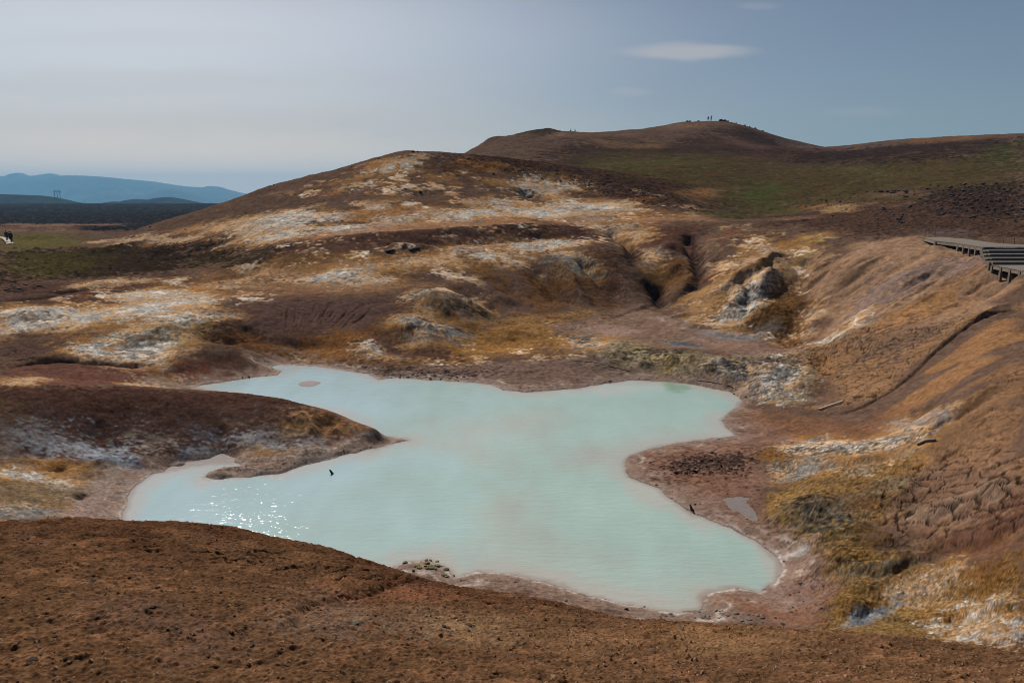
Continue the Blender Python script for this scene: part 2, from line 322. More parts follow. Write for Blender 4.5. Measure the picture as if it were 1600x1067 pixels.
for a in [
 ([(950,352),(965,370),(984,384),(990,397),(984,412)], .6, -.7), ([(1004,432),(1014,446),(1028,456),(1030,470),(1018,478)], .5, -.6),
 ([(1100,378),(1078,372),(1074,384),(1086,398),(1096,418),(1088,436),(1072,452),(1058,466)], .6, -.7),
 ([(0,575),(45,568),(90,563),(150,566),(240,571)], .32, -.5), ([(0,566),(60,559),(120,557),(200,560)], .5, .16),
 ([(38,458),(90,455),(130,452),(160,444),(205,436)], .5, -.4), ([(0,470),(60,466),(100,458)], .5, -.3),
 ([(480,378),(560,374),(640,369),(700,365),(760,361),(830,357),(900,354)], 1.3, .55), ([(560,386),(640,382),(740,376),(840,370),(930,372)], 1.1, -.45),
 ([(250,440),(330,436),(400,420),(440,405)], 1.0, -.35), ([(0,510),(60,497),(140,490)], .7, -.15),
 ([(1600,480),(1560,488),(1520,506),(1480,536),(1450,562),(1420,590),(1390,612),(1350,634),(1310,648)], .12, -.17),
 ([(1575,480),(1535,493),(1500,512),(1460,545),(1430,575)], .55, .16),
 ([(1485,606),(1455,630),(1432,650),(1405,668),(1380,676)], .4, -.25), ([(1600,590),(1540,622),(1490,650),(1450,680)], .28, -.16),
 ([(1465,388),(1440,400),(1415,412),(1380,440),(1350,470)], .5, -.22), ([(1340,398),(1318,412),(1300,432)], .45, -.22), ([(1400,392),(1370,410),(1330,440),(1310,462)], .5, -.2),
 ([(1520,402),(1490,420),(1450,432),(1400,452),(1340,490)], .4, -.12), ([(1280,345),(1230,350),(1180,352),(1150,350)], 1.2, .3),
 ([(1215,392),(1200,412),(1170,428),(1140,446),(1110,466)], .7, .8), ([(1205,420),(1190,445),(1180,470)], .7, .7), ([(1160,445),(1150,470),(1130,492)], .5, .3), ([(1175,450),(1168,478),(1160,500)], .35, -.3),
 ([(1250,470),(1235,500),(1250,530)], 1.2, -.6), ([(1300,505),(1285,525),(1270,545)], .5, -.35), ([(1345,490),(1310,515),(1275,540)], .4, -.25), ([(1265,395),(1225,400),(1205,412),(1195,430)], .35, -.35),
 ([(1080,485),(1040,500),(1060,508),(1120,512)], .5, .2), ([(1035,470),(1010,480),(985,488),(950,500)], .25, -.12), ([(990,500),(1040,520),(1090,530),(1130,540)], .25, -.1),
 ([(650,455),(680,470),(700,488),(720,500)], .5, .3), ([(640,500),(665,512),(685,525)], .35, .25), ([(700,455),(730,470),(760,490),(780,505)], .4, -.3), ([(815,420),(850,450),(880,478)], .5, -.35), ([(760,425),(790,450),(820,480)], .5, -.25), ([(868,405),(890,430),(905,460),(930,478)], .45, .35), ([(900,400),(930,430),(955,455)], .4, -.4),
 ([(700,440),(760,470),(800,500)], .9, -.7), ([(820,400),(860,440),(900,480)], .8, -.8), ([(900,395),(940,430),(975,470)], .7, -.75), ([(1130,390),(1110,430),(1080,465)], .7, -.5), ([(1270,400),(1240,430),(1230,460)], .8, -.3), ([(575,510),(600,530),(640,560)], .4, -.12), ([(590,505),(650,520),(700,555)], .8, .2), ([(300,515),(340,530),(385,540)], .5, -.35), ([(370,510),(400,530),(440,537),(520,536)], .45, -.2),
 ([(255,575),(290,560),(340,552),(380,556),(400,566)], .9, .38), ([(170,600),(230,600),(290,602)], .3, .1),
 ([(150,735),(170,722),(180,712)], .5, .15), ([(0,700),(60,705),(100,720)], .6, -.25), ([(280,720),(330,722),(350,710)], .4, -.3), ([(390,700),(420,690),(440,700)], .35, -.1), ([(200,715),(240,722),(260,700)], .4, .12), ([(350,660),(340,690),(350,715)], .3, -.2), ([(160,650),(150,690),(170,715)], .5, -.25),
 ([(450,650),(480,662),(500,680)], .35, .22), ([(530,652),(500,664),(512,688)], .35, -.25),
 ([(380,735),(440,728),(500,714),(545,706)], .35, .07), ([(330,737),(370,733),(400,740)], .22, .10),
 ([(1235,775),(1290,790),(1330,830)], .25, .15), ([(1320,830),(1290,860),(1300,890)], .2, -.15), ([(1330,860),(1400,850),(1450,870)], .25, -.08), ([(1290,905),(1350,890),(1420,880)], .25, .16),
 ([(1400,935),(1375,950),(1350,965),(1325,975)], .22, -.12), ([(1290,940),(1340,925),(1380,925)], .3, .14), ([(1440,975),(1500,965),(1580,965)], .3, .2), ([(1255,985),(1300,975),(1350,975)], .2, -.1),
 ([(1440,740),(1400,780),(1360,800)], .2, .1), ([(1590,740),(1540,770),(1480,790),(1420,810)], .3, .14), ([(1600,830),(1530,850),(1480,860)], .3, -.2), ([(1210,715),(1260,722),(1330,705),(1400,690)], .3, .16), ([(1200,725),(1260,735),(1340,722),(1420,712)], .2, -.16),
 ([(465,988),(468,955),(490,938),(530,930),(570,922),(610,914),(655,906)], .07, -.07), ([(480,975),(520,955),(580,935),(640,920)], .22, -.05),
 ([(1180,575),(1200,600),(1240,640)], .35, .14), ([(1270,545),(1262,590),(1270,625)], .4, .16),
 ([(740,610),(790,612),(820,612)], .3, .05), ([(1172,780),(1190,780),(1160,800),(1140,790)], .25, -.05),
]: fold(*a)
rg = random.Random(5)
for k in range(26):
    x = 432+k*5.2+rg.uniform(-4,4); y0 = 476+rg.uniform(-2,14); fold([(x+6+(k-9)*.5, y0), (x+2, y0+10), (x-4+(k-11)*-.6, y0+14+rg.uniform(0,20))], .07, rg.uniform(-.09,-.04), .8)
for k in range(15):
    x = 6+k*10+rg.uniform(-3,3); fold([(x+8, 545+rg.uniform(0,5)), (x, 556+rg.uniform(-2,3))], .12, -.12)
for k in range(26):
    x = rg.uniform(120, 600); y = 826+(x/620)**2*62+rg.uniform(6,42); L = rg.uniform(25,80); j = rg.uniform(-6,6)
    fold([(x, y), (x+L*.35, y-5+j*.3), (x+L*.7, y-4+L*.02), (x+L, y-6+L*.06+j)], .022, -.035, .8)
for k in range(30):
    x = rg.uniform(1300, 1590); y = rg.uniform(395, 480); fold([(x, y), (x-25, y+10), (x-55, y+30)], .16, rg.choice([-.1,.08]))
for k in range(30):
    x = rg.uniform(1420, 1600); y = rg.uniform(600, 880); L = rg.uniform(20,60); fold([(x, y), (x-L*.5, y+L*.25), (x-L, y+L*.6)], .10, rg.choice([-.07,-.05,.04]))
for (px, py, r, h, sx) in [(838,207,4,.7,1.2),(768,220,3,1.0,1),(862,207,3,.6,1),(1048,385,1.5,.45,1),(1055,425,1.2,.7,.8),(985,400,.7,.35,1),(825,303,1.4,-1.0,1.3),(660,300,2,-.5,1.5),(300,395,1.5,-.6,2),(215,385,2,.6,2.5),(130,400,2.5,.5,2),(60,395,2,.5,2),(620,388,.8,.5,1.4),(650,386,1.0,.5,1.4),
    (90,731,.25,-.12,1.5),(127,776,.16,-.1,1.6),(60,718,.5,.15,2),(165,726,.4,.16,1.4),(480,705,.4,.12,1.4),(345,742,.3,.1,1),(1235,800,.5,.2,1.4),(1270,800,.35,.2,1.2),(1285,840,.3,.16,1.5),(1390,850,.25,-.08,1.4),(1300,870,.3,.2,1.6),(1410,865,.3,.1,1.3),(1320,950,.45,.3,1.5),(1540,990,.5,.2,1.6),(1565,950,.3,.12,1.5),(1560,765,.4,.15,1),(1480,800,.5,.16,1.4),
    (1050,562,.4,.28,1),(1005,572,.4,.24,1.2),(1105,577,.42,.26,1),(1150,592,.5,.24,1.3),(1220,580,.7,.35,1.3),(965,553,.4,.2,1.2),(1180,602,.35,.2,1),(1080,560,.3,.2,1),(1128,565,.3,.18,1),(1245,605,.35,.2,1),(930,575,.4,.15,1.5),
    (700,470,1.2,.35,1.5),(670,515,.5,.12,1.4),(695,518,.45,.12,1),(370,510,1.0,.4,1.2),(250,520,1.0,.4,1.6),(60,488,1.3,.3,1.6),(330,505,.8,.3,1.3),(583,545,.7,.12,1.5),(800,470,1,.3,1.2),(640,515,.5,.3,1),(545,976,.12,.04,1.2),(650,905,.14,.05,1.2)]:
    mound(px, py, r, h, sx)
print('folds', round(time.time()-T0,1))
# downslope streaks: noise smeared along the fall line
st = 2
h2 = Z[::st, ::st]; a2 = ga[::st]; b2 = gb[::st]; sc2 = SC[::st, ::st]
Za = np.gradient(h2, a2, axis=1); Zb = np.gradient(h2, b2, axis=0)
gX = Za/sc2; gY = Zb/sc2 - a2[None]*gX
for _ in range(3):
    gX = (gX+np.roll(gX,1,0)+np.roll(gX,-1,0)+np.roll(gX,1,1)+np.roll(gX,-1,1))/5; gY = (gY+np.roll(gY,1,0)+np.roll(gY,-1,0)+np.roll(gY,1,1)+np.roll(gY,-1,1))/5
slope = np.hypot(gX, gY)
db_ = gY/sc2; da_ = gX/sc2 - a2[None]*db_
di = da_/np.gradient(a2)[None]; dj = db_/np.gradient(b2)[:,None]
nm = np.hypot(di, dj)+1e-9; di /= nm; dj /= nm
J, I = np.mgrid[0:h2.shape[0], 0:h2.shape[1]].astype(np.float32)
def lic(src, steps, L):
    acc = src.copy()
    for sgn in (1, -1):
        i, j = I.copy(), J.copy()
        for k in range(steps):
            ii = np.clip(i, 0, h2.shape[1]-1).astype(np.int32); jj = np.clip(j, 0, h2.shape[0]-1).astype(np.int32)
            i += di[jj,ii]*L*sgn; j += dj[jj,ii]*L*sgn
            ii = np.clip(i, 0, h2.shape[1]-1).astype(np.int32); jj = np.clip(j, 0, h2.shape[0]-1).astype(np.int32)
            acc += src[jj,ii]
    return acc/(2*steps+1)
rw = np.random.RandomState(11)
w1 = rw.randn(*h2.shape).astype(np.float32); w2 = rw.randn(*h2.shape).astype(np.float32)
def blur(a, n):
    for _ in range(n): a = (a+np.roll(a,1,0)+np.roll(a,-1,0)+np.roll(a,1,1)+np.roll(a,-1,1))/5
    return a
w1 = blur(w1, 1); w2 = blur(w2, 8); w3 = blur(w2, 30)
def norm(a): return a/(a.std()+1e-9)
L1 = norm(lic(norm(w1), 12, 1.0)); Ls = norm(lic(norm(w2), 22, 2.5))*.6+norm(lic(norm(w3), 26, 3.5))*.6
def up2(a):
    i = np.arange(NA)/st; j = np.arange(NB)/st; ii = np.clip(i.astype(int), 0, a.shape[1]-2); jj = np.clip(j.astype(int), 0, a.shape[0]-2); x = np.clip(i-ii,0,1)[None]; y = np.clip(j-jj,0,1)[:,None]
    return (a[jj][:,ii]*(1-x)+a[jj][:,ii+1]*x)*(1-y)+(a[jj+1][:,ii]*(1-x)+a[jj+1][:,ii+1]*x)*y
STREAK = up2(Ls)/1.0; FINE = up2(L1); SLOPE = up2(slope)
print('lic', round(time.time()-T0,1))
ZS = Z/SC; UN = UU+.45*ZS; VN = VV+1.4*ZS      # noise runs along the slope, so steep banks are not streaked
# shared noises in fan coordinates (feature size grows with distance) and in metres
N1 = fbm(UN*9, VN*9, 5, 1); N2 = fbm(UN*26+5, VN*26, 4, 2); N3 = fbm(UN*80, VN*80, 2, 3); N4 = fbm(UN*170, VN*150, 1, 4)
VEIN = fbm(UN*42+3, VN*60, 3, 91, .55, True); VEIN2 = fbm(UN*120+3, VN*130, 1, 93, .55, True)
NR = fbm(UN*30, VN*30, 4, 9, .55, True)
G1 = fbm(XX*4, YY*4, 3, 21); G2 = fbm(XX*11, YY*11, 2, 23, .6)
print('noise', round(time.time()-T0,1))
def grid_mesh(name, X, Y, Zz, material, attrs=None):
    nb, na = X.shape
    me = bpy.data.meshes.new(name); nv = nb*na; nf = (nb-1)*(na-1)
    co = np.empty((nv, 3), np.float32); co[:,0] = X.ravel(); co[:,1] = Y.ravel(); co[:,2] = Zz.ravel()
    me.vertices.add(nv); me.vertices.foreach_set('co', co.ravel())
    idx = np.arange(nv, dtype=np.int32).reshape(nb, na)
    q = np.stack([idx[:-1,:-1], idx[:-1,1:], idx[1:,1:], idx[1:,:-1]], -1).reshape(-1)
    me.loops.add(nf*4); me.loops.foreach_set('vertex_index', q)
    me.polygons.add(nf); me.polygons.foreach_set('loop_start', np.arange(0, nf*4, 4, dtype=np.int32))
    me.polygons.foreach_set('use_smooth', np.ones(nf, bool))
    me.update(calc_edges=True)
    for k, v in (attrs or {}).items():
        if v.ndim == 3:
            at = me.attributes.new(k, 'FLOAT_COLOR', 'POINT')
            c4 = np.ones((nv, 4), np.float32); c4[:,:3] = v.reshape(-1, 3); at.data.foreach_set('color', c4.ravel())
        else:
            at = me.attributes.new(k, 'FLOAT', 'POINT'); at.data.foreach_set('value', v.astype(np.float32).ravel())
    me.materials.append(material)
    o = bpy.data.objects.new(name, me); COL.objects.link(o); return o
# ------------------------------------------------------------------ ground colours and surface masks, laid on the ground as patches
CB = np.empty(YY.shape+(3,), np.float32)
def lin(c): 
    c = np.array(c)/255.; return np.where(c <= .04045, c/12.92, ((c+.055)/1.055)**2.4)
CB[:] = lin((108,82,67))
ROUGH = np.zeros(YY.shape, np.float32); CRACK = np.zeros(YY.shape, np.float32); WET = np.zeros(YY.shape, np.float32); GRASS = np.zeros(YY.shape, np.float32); LUMP = np.zeros(YY.shape, np.float32)
_sd = [0]
def mask(P, soft=.012, amp=.03, freq=14, streak=0., grow=0., line=None, spk=0.):
    H = hits(P)
    if len(H) < (2 if line else 3): return None
    hu, hv = to_uv(H[:,0], H[:,1]); UVp = np.stack([hu, hv], 1)
    pad = soft+amp*1.2+grow+abs(streak)*1.5+(line or 0)+.004
    r = np.where((gb >= hv.min()-pad) & (gb <= hv.max()+pad))[0]; c = np.where((ga >= hu.min()-pad) & (ga <= hu.max()+pad))[0]
    if len(r) == 0 or len(c) == 0: return None
    win = (slice(r[0], r[-1]+1), slice(c[0], c[-1]+1))
    u, v = UU[win].astype(np.float32), VV[win].astype(np.float32)
    _sd[0] += 1; k = _sd[0]
    d = segdist(u, v, UVp, not line)
    if line: d = d-line
    else: d = np.where(inside(u, v, UVp), -d, d)
    nz = fbm(UN[win]*freq+k*3.7, VN[win]*freq-k*2.1, 4, k % 60, .6)+.75*N3[win]+.45*N4[win]
    d = d-grow+amp*nz+streak*STREAK[win]*.5+spk*N4[win]
    return win, sm(-d, -soft, soft).astype(np.float32)
def tint(w, m, c):
    c = lin(c).astype(np.float32) if not isinstance(c, np.ndarray) else c
    CB[w] += (c-CB[w])*m[...,None]
def paint(P, c, op=1., soft=.012, amp=.03, freq=14, streak=0., grow=0., line=None, rough=None, crack=None, wet=None, grass=None, spk=0., lump=None):
    q = mask(P, soft, amp, freq, streak, grow, line, spk)
    if q is None: return
    w, m = q
    if c is not None: tint(w, m*op, c)
    for A, v in ((ROUGH, rough), (CRACK, crack), (WET, wet), (GRASS, grass), (LUMP, lump)):
        if v is not None: A[w] += (v-A[w])*m
    return q
def E(cx, cy, rx, ry, rot=0, n=14):
    o = []; c, s = math.cos(math.radians(rot)), math.sin(math.radians(rot))
    for k in range(n):
        t = 2*math.pi*k/n; x, y = rx*math.cos(t), ry*math.sin(t); o.append((cx+x*c+y*s, cy-x*s+y*c))
    return o
PURP=(106,80,66); DKB=(62,44,38); RED=(112,68,52); OCH=(180,126,58); ORG=(180,112,32); TAN=(220,176,130); WHT=(244,232,220); GRY=(158,152,148); DGR=(84,78,74); OLV=(96,82,40); PINK=(150,116,100); PNK2=(176,152,142); BRN=(128,90,64); YEL=(196,158,72)
def crust(P, white=WHT, rim=OCH, op=1., soft=.008, amp=.03, rimw=.02, streak=.01, rough=.5, grey=.32, yellow=0.):
    """a bleached mineral crust: ochre rim, pale core, grey veins, dark veins painted as small shadows"""
    paint(P, rim, .7*op, soft*1.5, amp*1.3, streak=streak, grow=rimw)
    paint(P, TAN, .75*op, soft, amp*1.2, streak=streak, grow=rimw*.3)
    q = mask(P, soft, amp*1.6, 20, streak, -rimw*.25, spk=.006)
    if q is None: return
    w, m = q
    tint(w, m*op*.9, white)
    v = sm(NR[w]+.35*N2[w]+.3*N3[w], .12, .5); tint(w, m*v*grey, GRY)
    v = sm(N2[w]*1.2+N1[w]*.8+N3[w]*.5, .22, .55); tint(w, m*v*(.55+yellow*.4), rim)
    v = sm(NR[w]-.5*N2[w]+.4*N4[w], .42, .7); tint(w, m*v*grey*.8, DGR)  # dark veins stand in for small shadows at the crust edges
    ROUGH[w] = np.maximum(ROUGH[w], m*rough)
# --- base tones by broad natural zones
near = sm(-YY, -13.5, -10.5); tint(np.s_[:], near.astype(np.float32), (112,78,50))
plain = sm(YY, 165, 210)*sm(-XX, -10, 10)
# flat zones beyond: lava field and grey heath
lavaw = sm(YY+N1*60, 168, 182)*sm(-XX-.22*YY, -8, 2)
tint(np.s_[:], lavaw.astype(np.float32), (46,42,46)); tint(np.s_[:], (lavaw*sm(N3+N4*.6, .1, .5)*.35).astype(np.float32), (84,80,84))
hw = sm(YY+N1*300+N2*150, 850, 1300)*sm(-XX-.2*YY, -8, 2); tint(np.s_[:], hw.astype(np.float32), (62,64,58)); tint(np.s_[:], (hw*sm(N2+N3*.5, .1, .5)*.6).astype(np.float32), (70,70,72))
hw2 = sm(YY, 1500, 2600)*sm(-XX-.2*YY, -8, 2); tint(np.s_[:], hw2.astype(np.float32), (56,62,48))
# back hill
paint([(690,236),(760,222),(830,204),(1100,188),(1165,198),(1235,230),(1300,234),(1600,207),(1600,262),(1300,262),(1000,250),(880,262),(700,246)], (84,58,48), 1, .03, .06)
paint([(760,250),(900,225),(1000,222),(1100,230),(1180,236),(1180,246),(1000,246),(900,262)], (66,48,42), .8, .03, .06)
paint([(880,260),(960,238),(1100,234),(1300,254),(1600,240),(1600,300),(1400,318),(1280,322),(1120,345),(1110,300),(980,285)], (86,70,38), 1, .04, .08, grass=.7)
paint([(1210,232),(1290,236),(1440,222),(1600,215),(1600,232),(1500,245),(1380,256),(1250,250)], (60,42,38), .9, .03, .06)
paint([(1100,330),(1160,322),(1220,308),(1290,318),(1270,330),(1180,340),(1120,342)], (84,80,40), .7, .03, .06, grass=.8)
paint([(1150,300),(1210,288),(1220,305),(1180,315)], (78,94,36), .6, .03, .06, grass=.8)
paint([(900,262),(960,250),(1090,252),(1040,262),(960,268)], (92,84,42), .7, .03, .05)
paint([(1535,232),(1600,222),(1600,262),(1540,254)], (70,74,30), .8, .03, .05, grass=1, lump=.3)
paint([(1300,262),(1420,268),(1500,258),(1440,275),(1340,276)], (98,86,44), .6, .03, .05)
paint([(1420,218),(1500,213),(1560,213),(1500,222),(1440,226)], (128,88,54), .8, .02, .04)
paint([(940,222),(1040,224),(1030,230),(960,229)], (150,112,72), .6, .02, .04); paint([(1050,197),(1080,192),(1150,194),(1180,204),(1110,200),(1060,202)], (138,98,74), .7, .02, .03)
paint([(1130,215),(1200,228),(1190,232),(1140,222)], (120,88,72), .5, .02, .03); paint([(850,212),(880,208),(890,212),(860,216)], (160,122,92), .7, .01, .02); paint([(890,211),(1000,208),(990,211),(920,213)], (140,100,78), .6, .01, .02)
paint([(808,211),(830,205),(866,205),(880,208),(850,212)], (62,54,40), .8, .01, .02)
paint([(725,241),(800,215),(850,206),(800,224),(760,238)], (102,82,66), .7, .02, .03); paint([(700,252),(900,262),(1080,290),(1110,330),(1040,320),(900,280),(720,262)], (82,56,44), .85, .03, .05, rough=.8, lump=.3)
paint([(860,288),(1000,296),(1060,312),(1040,328),(940,310)], (88,60,46), .7, .03, .05, rough=.8)
gz_ = mask([(880,258),(960,236),(1100,234),(1300,254),(1600,215),(1600,300),(1400,318),(1280,326),(1120,345),(1100,300),(980,285)], .03, .05)
tint(gz_[0], gz_[1]*sm(fbm(UN[gz_[0]]*24, VN[gz_[0]]*24, 4, 88, .6), .0, .3)*.55, (96,68,52)); tint(gz_[0], gz_[1]*sm(fbm(UN[gz_[0]]*34+4, VN[gz_[0]]*30, 4, 89, .6), .12, .4)*.5, (104,92,50))
# left heath
paint([(0,362),(130,366),(150,380),(60,392),(0,392)], (104,92,42), .9, .03, .06, grass=.8); paint([(0,352),(60,352),(200,352),(120,362),(0,361)], (150,112,88), .7, .02, .04)
paint([(0,395),(60,392),(200,382),(290,380),(430,395),(380,420),(300,412),(200,430),(100,435),(0,430)], (60,46,34), .9, .03, .09, lump=1.2, rough=.3)
paint([(0,400),(90,395),(170,400),(150,425),(60,432),(0,425)], (88,78,34), .8, .03, .09, grass=.8)
paint([(200,372),(330,375),(430,392),(350,385),(250,384),(190,390)], (56,42,34), .7, .03, .06, lump=1); paint([(260,400),(420,394),(400,410),(300,412)], (72,62,36), .6, .03, .06, lump=1)
paint([(0,440),(120,440),(250,425),(300,440),(200,470),(60,490),(0,490)], (96,68,58), .8, .03, .05)
for (x, y, rx, ry) in ((24,452,12,4),(60,449,6,2),(150,443,6,2),(15,440,8,3),(250,395,20,5),(330,392,20,4)): paint(E(x,y,rx,ry), (50,36,30), .8, .01, .02, lump=1)
# scattered mineral bloom over the lower hill and the left bank
for Zp_, (a1, a2, a3) in (([(330,352),(560,326),(760,296),(1000,300),(1110,340),(960,362),(1010,395),(860,400),(700,440),(420,470),(300,500),(150,515),(0,530),(0,480),(200,440),(430,402),(340,380)], (.06,.13,.24)), ([(420,315),(560,262),(640,244),(760,248),(900,275),(960,310),(760,300),(560,320)], (.12,.22,.36)), ([(1130,355),(1300,368),(1300,420),(1270,540),(1060,505),(1090,440)], (-.05,.12,.3)), ([(0,735),(200,740),(190,810),(0,812)], (-.1,.1,.25)), ([(430,545),(620,560),(860,500),(960,500),(960,560),(700,582),(460,566)], (-.05,.14,.3))):
    q_ = mask(Zp_, .03, .05)
    w_, m_ = q_; f1 = fbm(UN[w_]*15, VN[w_]*13, 5, 71, .62)+.25*N3[w_]; f2 = fbm(UN[w_]*19+9, VN[w_]*17, 5, 73, .62)+.25*N4[w_]
    tint(w_, m_*sm(f1, a1, a1+.14)*.45, OCH); tint(w_, m_*sm(f1+f2*.5, a2-.03, a2+.1)*.75, TAN); tint(w_, m_*sm(f2+f1*.4, a3-.08, a3+.25)*.7, WHT); tint(w_, m_*sm(f2-f1*.8, .34, .5)*.6, ORG)
# front hill: crusts and ochre streaks
crust([(582,268),(605,256),(640,248),(652,252),(640,264),(600,270)], rimw=.02); crust([(556,288),(580,284),(578,290),(560,291)], rimw=.01)
for P, c, o in [([(510,290),(560,276),(600,262),(590,274),(550,286)], OCH, .7), ([(620,273),(670,270),(720,282),(700,284),(650,277)], OCH, .6), ([(600,288),(625,285),(615,290)], OCH, .6), ([(700,248),(780,256),(780,268),(730,272),(690,262)], (158,106,46), .8),
                ([(660,262),(700,252),(740,262),(720,274),(680,272)], (96,62,36), .6), ([(760,284),(830,280),(880,290),(840,300),(780,294)], (170,120,62), .7), ([(580,304),(620,303),(630,309),(590,310)], OCH, .5), ([(760,268),(800,272),(790,286),(740,282)], PURP, .3), ([(420,302),(445,300),(440,304)], (160,120,96), .7), ([(250,362),(310,350),(330,352),(290,366)], (170,122,84), .6)]: paint(P, c, o, .012, .04, streak=.02)
crust([(800,290),(850,282),(893,284),(895,295),(840,298)], rimw=.02, yellow=.3)
crust([(745,318),(790,315),(810,325),(850,324),(880,316),(970,318),(985,328),(930,334),(850,340),(760,330)], rimw=.025, yellow=.2)
crust([(590,342),(640,328),(680,330),(660,340),(610,350)], rimw=.02, yellow=.2); crust([(690,335),(740,326),(770,334),(740,345),(700,346)], rimw=.02)
crust([(340,352),(400,340),(500,332),(545,334),(540,345),(500,356),(440,362),(370,376),(400,360)], rimw=.02, yellow=.15); crust([(395,370),(470,358),(560,350),(640,352),(560,362),(480,370),(420,375)], rimw=.02, yellow=.3)
crust([(150,378),(240,372),(300,374),(280,378),(200,382)], white=TAN, rimw=.01); crust([(300,358),(360,348),(400,342),(370,352)], white=TAN, rimw=.015)
paint([(420,345),(500,338),(620,325),(760,312),(790,320),(700,326),(560,342),(480,350)], (150,104,60), .45, .02, .06, streak=.02); paint([(560,330),(620,326),(640,334),(590,338)], ORG, .6, .015, .04)
paint([(480,350),(540,343),(560,348),(520,352)], (70,48,34), .7, .01, .03); paint([(462,364),(500,360),(480,370)], (90,66,50), .6, .01, .03)
paint([(560,358),(700,346),(860,344),(1000,338),(1120,338),(1100,346),(950,352),(800,358),(640,366),(480,376),(440,376)], (176,124,84), .75, .015, .03, streak=.02)
paint([(880,325),(990,330),(1060,338),(1010,344),(900,340)], OCH, .45, .02, .05, streak=.02)
for P in ([(1000,318),(1040,330),(1060,340),(1030,336)], [(1090,292),(1120,296),(1115,306),(1060,300)], [(1040,300),(1080,298),(1110,304),(1080,312)]): paint(P, (150,106,60), .7, .012, .03)
paint([(480,380),(640,370),(780,362),(900,356),(960,362),(940,376),(840,372),(700,384),(560,392),(420,404)], (108,74,60), .85, .02, .04, rough=.2, crack=.25)
paint([(780,360),(900,356),(960,366),(900,374),(800,372)], (90,62,54), .7, .015, .04, rough=.5)
crust([(670,400),(720,388),(770,392),(800,406),(760,404),(700,408),(640,414)], rimw=.03, streak=.02, yellow=.3); crust([(530,418),(600,408),(680,404),(720,410),(640,416),(560,424)], white=TAN, rimw=.02)
crust([(470,430),(540,418),(580,418),(570,440),(610,436),(590,445),(500,446),(440,440),(450,434)], rimw=.03, yellow=.2); crust([(780,380),(860,374),(900,380),(860,390),(800,388)], rimw=.02, rough=.8); crust([(330,440),(420,425),(470,428),(420,442),(350,450)], white=TAN, rimw=.02, yellow=.8)
paint([(250,440),(330,425),(450,406),(560,404),(640,392),(760,386),(700,400),(560,418),(430,436),(300,456),(200,470)], (160,112,66), .55, .02, .06, streak=.02)
paint([(430,405),(480,398),(560,396),(520,404),(450,408)], (136,98,44), .6, .02, .04); paint([(900,340),(940,335),(960,346),(930,352)], GRY, .5, .01, .04)
paint([(410,438),(560,448),(640,444),(760,424),(700,450),(560,462),(420,462),(320,470)], (150,108,76), .7, .02, .04, streak=.02)
# left crust field
crust([(0,486),(60,480),(110,482),(160,484),(250,470),(290,458),(330,462),(300,476),(240,492),(180,500),(120,508),(60,518),(0,522)], rimw=.03, yellow=.2)
crust([(180,462),(240,454),(290,456),(260,466),(200,472)], rimw=.02); crust([(120,448),(190,436),(230,438),(180,444)], white=TAN, rimw=.012, yellow=.8); crust([(155,445),(170,440),(185,444),(170,447)], rimw=.005)
paint([(30,496),(90,494),(100,500),(50,504)], (150,104,56), .8, .012, .03)
paint([(0,530),(70,522),(150,518),(180,525),(120,545),(110,556),(0,560)], (98,72,62), .9, .02, .04, crack=.15)
crust([(115,545),(150,530),(200,520),(270,520),(290,530),(280,548),(260,566),(200,570),(140,562)], rimw=.03, yellow=.5, grey=.7); crust([(240,500),(300,490),(355,492),(372,500),(350,512),(280,510)], rimw=.02, yellow=.7)
paint([(150,522),(250,510),(320,510),(330,530),(280,545),(250,530),(180,530)], (132,106,58), .55, .02, .06); crust([(340,496),(370,492),(372,504),(345,510)], rimw=.01, white=GRY)
paint([(320,512),(370,510),(420,530),(520,534),(600,515),(560,545),(440,540),(380,552),(330,545)], (116,70,26), .85, .02, .05, rough=.4); paint([(330,518),(350,512),(380,528),(350,540)], (56,44,34), .7, .01, .03)
paint([(380,470),(470,466),(600,466),(680,475),(640,500),(560,510),(500,528),(420,528),(370,505)], (104,76,68), .9, .02, .03, crack=.1)
paint([(0,570),(200,575),(300,580),(420,590),(300,604),(100,604),(0,604)], (118,76,62), .9, .02, .05); paint([(270,580),(300,560),(350,550),(400,560),(390,580),(330,592),(260,600)], (128,72,52), .8, .015, .04, streak=.02)
crust([(0,600),(20,592),(60,590),(50,600),(20,606)], white=TAN, rimw=.02); crust([(200,602),(240,592),(290,588),(300,598),(260,606)], white=PNK2, rimw=.015); paint([(140,560),(220,572),(250,568),(300,556),(240,576),(160,574)], (186,140,100), .8, .01, .03)
paint([(0,566),(100,562),(240,572)], (50,34,30), .7, .006, .01, line=.004)  # shadow line under the mound's lip, painted in as colour
# centre slopes
paint([(640,560),(680,545),(700,520),(760,500),(860,490),(960,490),(930,520),(870,545),(760,560),(700,570)], (176,126,58), .8, .02, .08, rough=.4, spk=.01)
paint([(700,535),(760,525),(800,535),(780,550),(720,550)], (190,128,48), .75, .015, .09, rough=.3)
paint([(460,540),(560,545),(640,565),(700,572),(800,580),(720,588),(620,582),(500,565),(430,552)], (158,110,60), .75, .02, .06, rough=.8, spk=.012); paint([(480,538),(540,520),(600,508),(620,520),(560,532),(540,560),(500,560)], (168,108,40), .7, .02, .05, rough=.5)
crust([(560,545),(580,540),(600,545),(620,556),(590,556)], rimw=.01); paint([(590,525),(650,515),(700,545),(720,565),(640,562),(590,545)], (104,72,62), .9, .015, .03, crack=.1)
crust([(650,460),(690,450),(740,458),(755,478),(760,495),(720,490),(680,478)], rimw=.02, grey=.8, yellow=.3); crust([(640,505),(665,505),(685,515),(680,530),(660,528)], rimw=.02, white=GRY, grey=.8); crust([(690,508),(712,512),(715,526),(695,526)], rimw=.01, white=GRY, grey=.9)
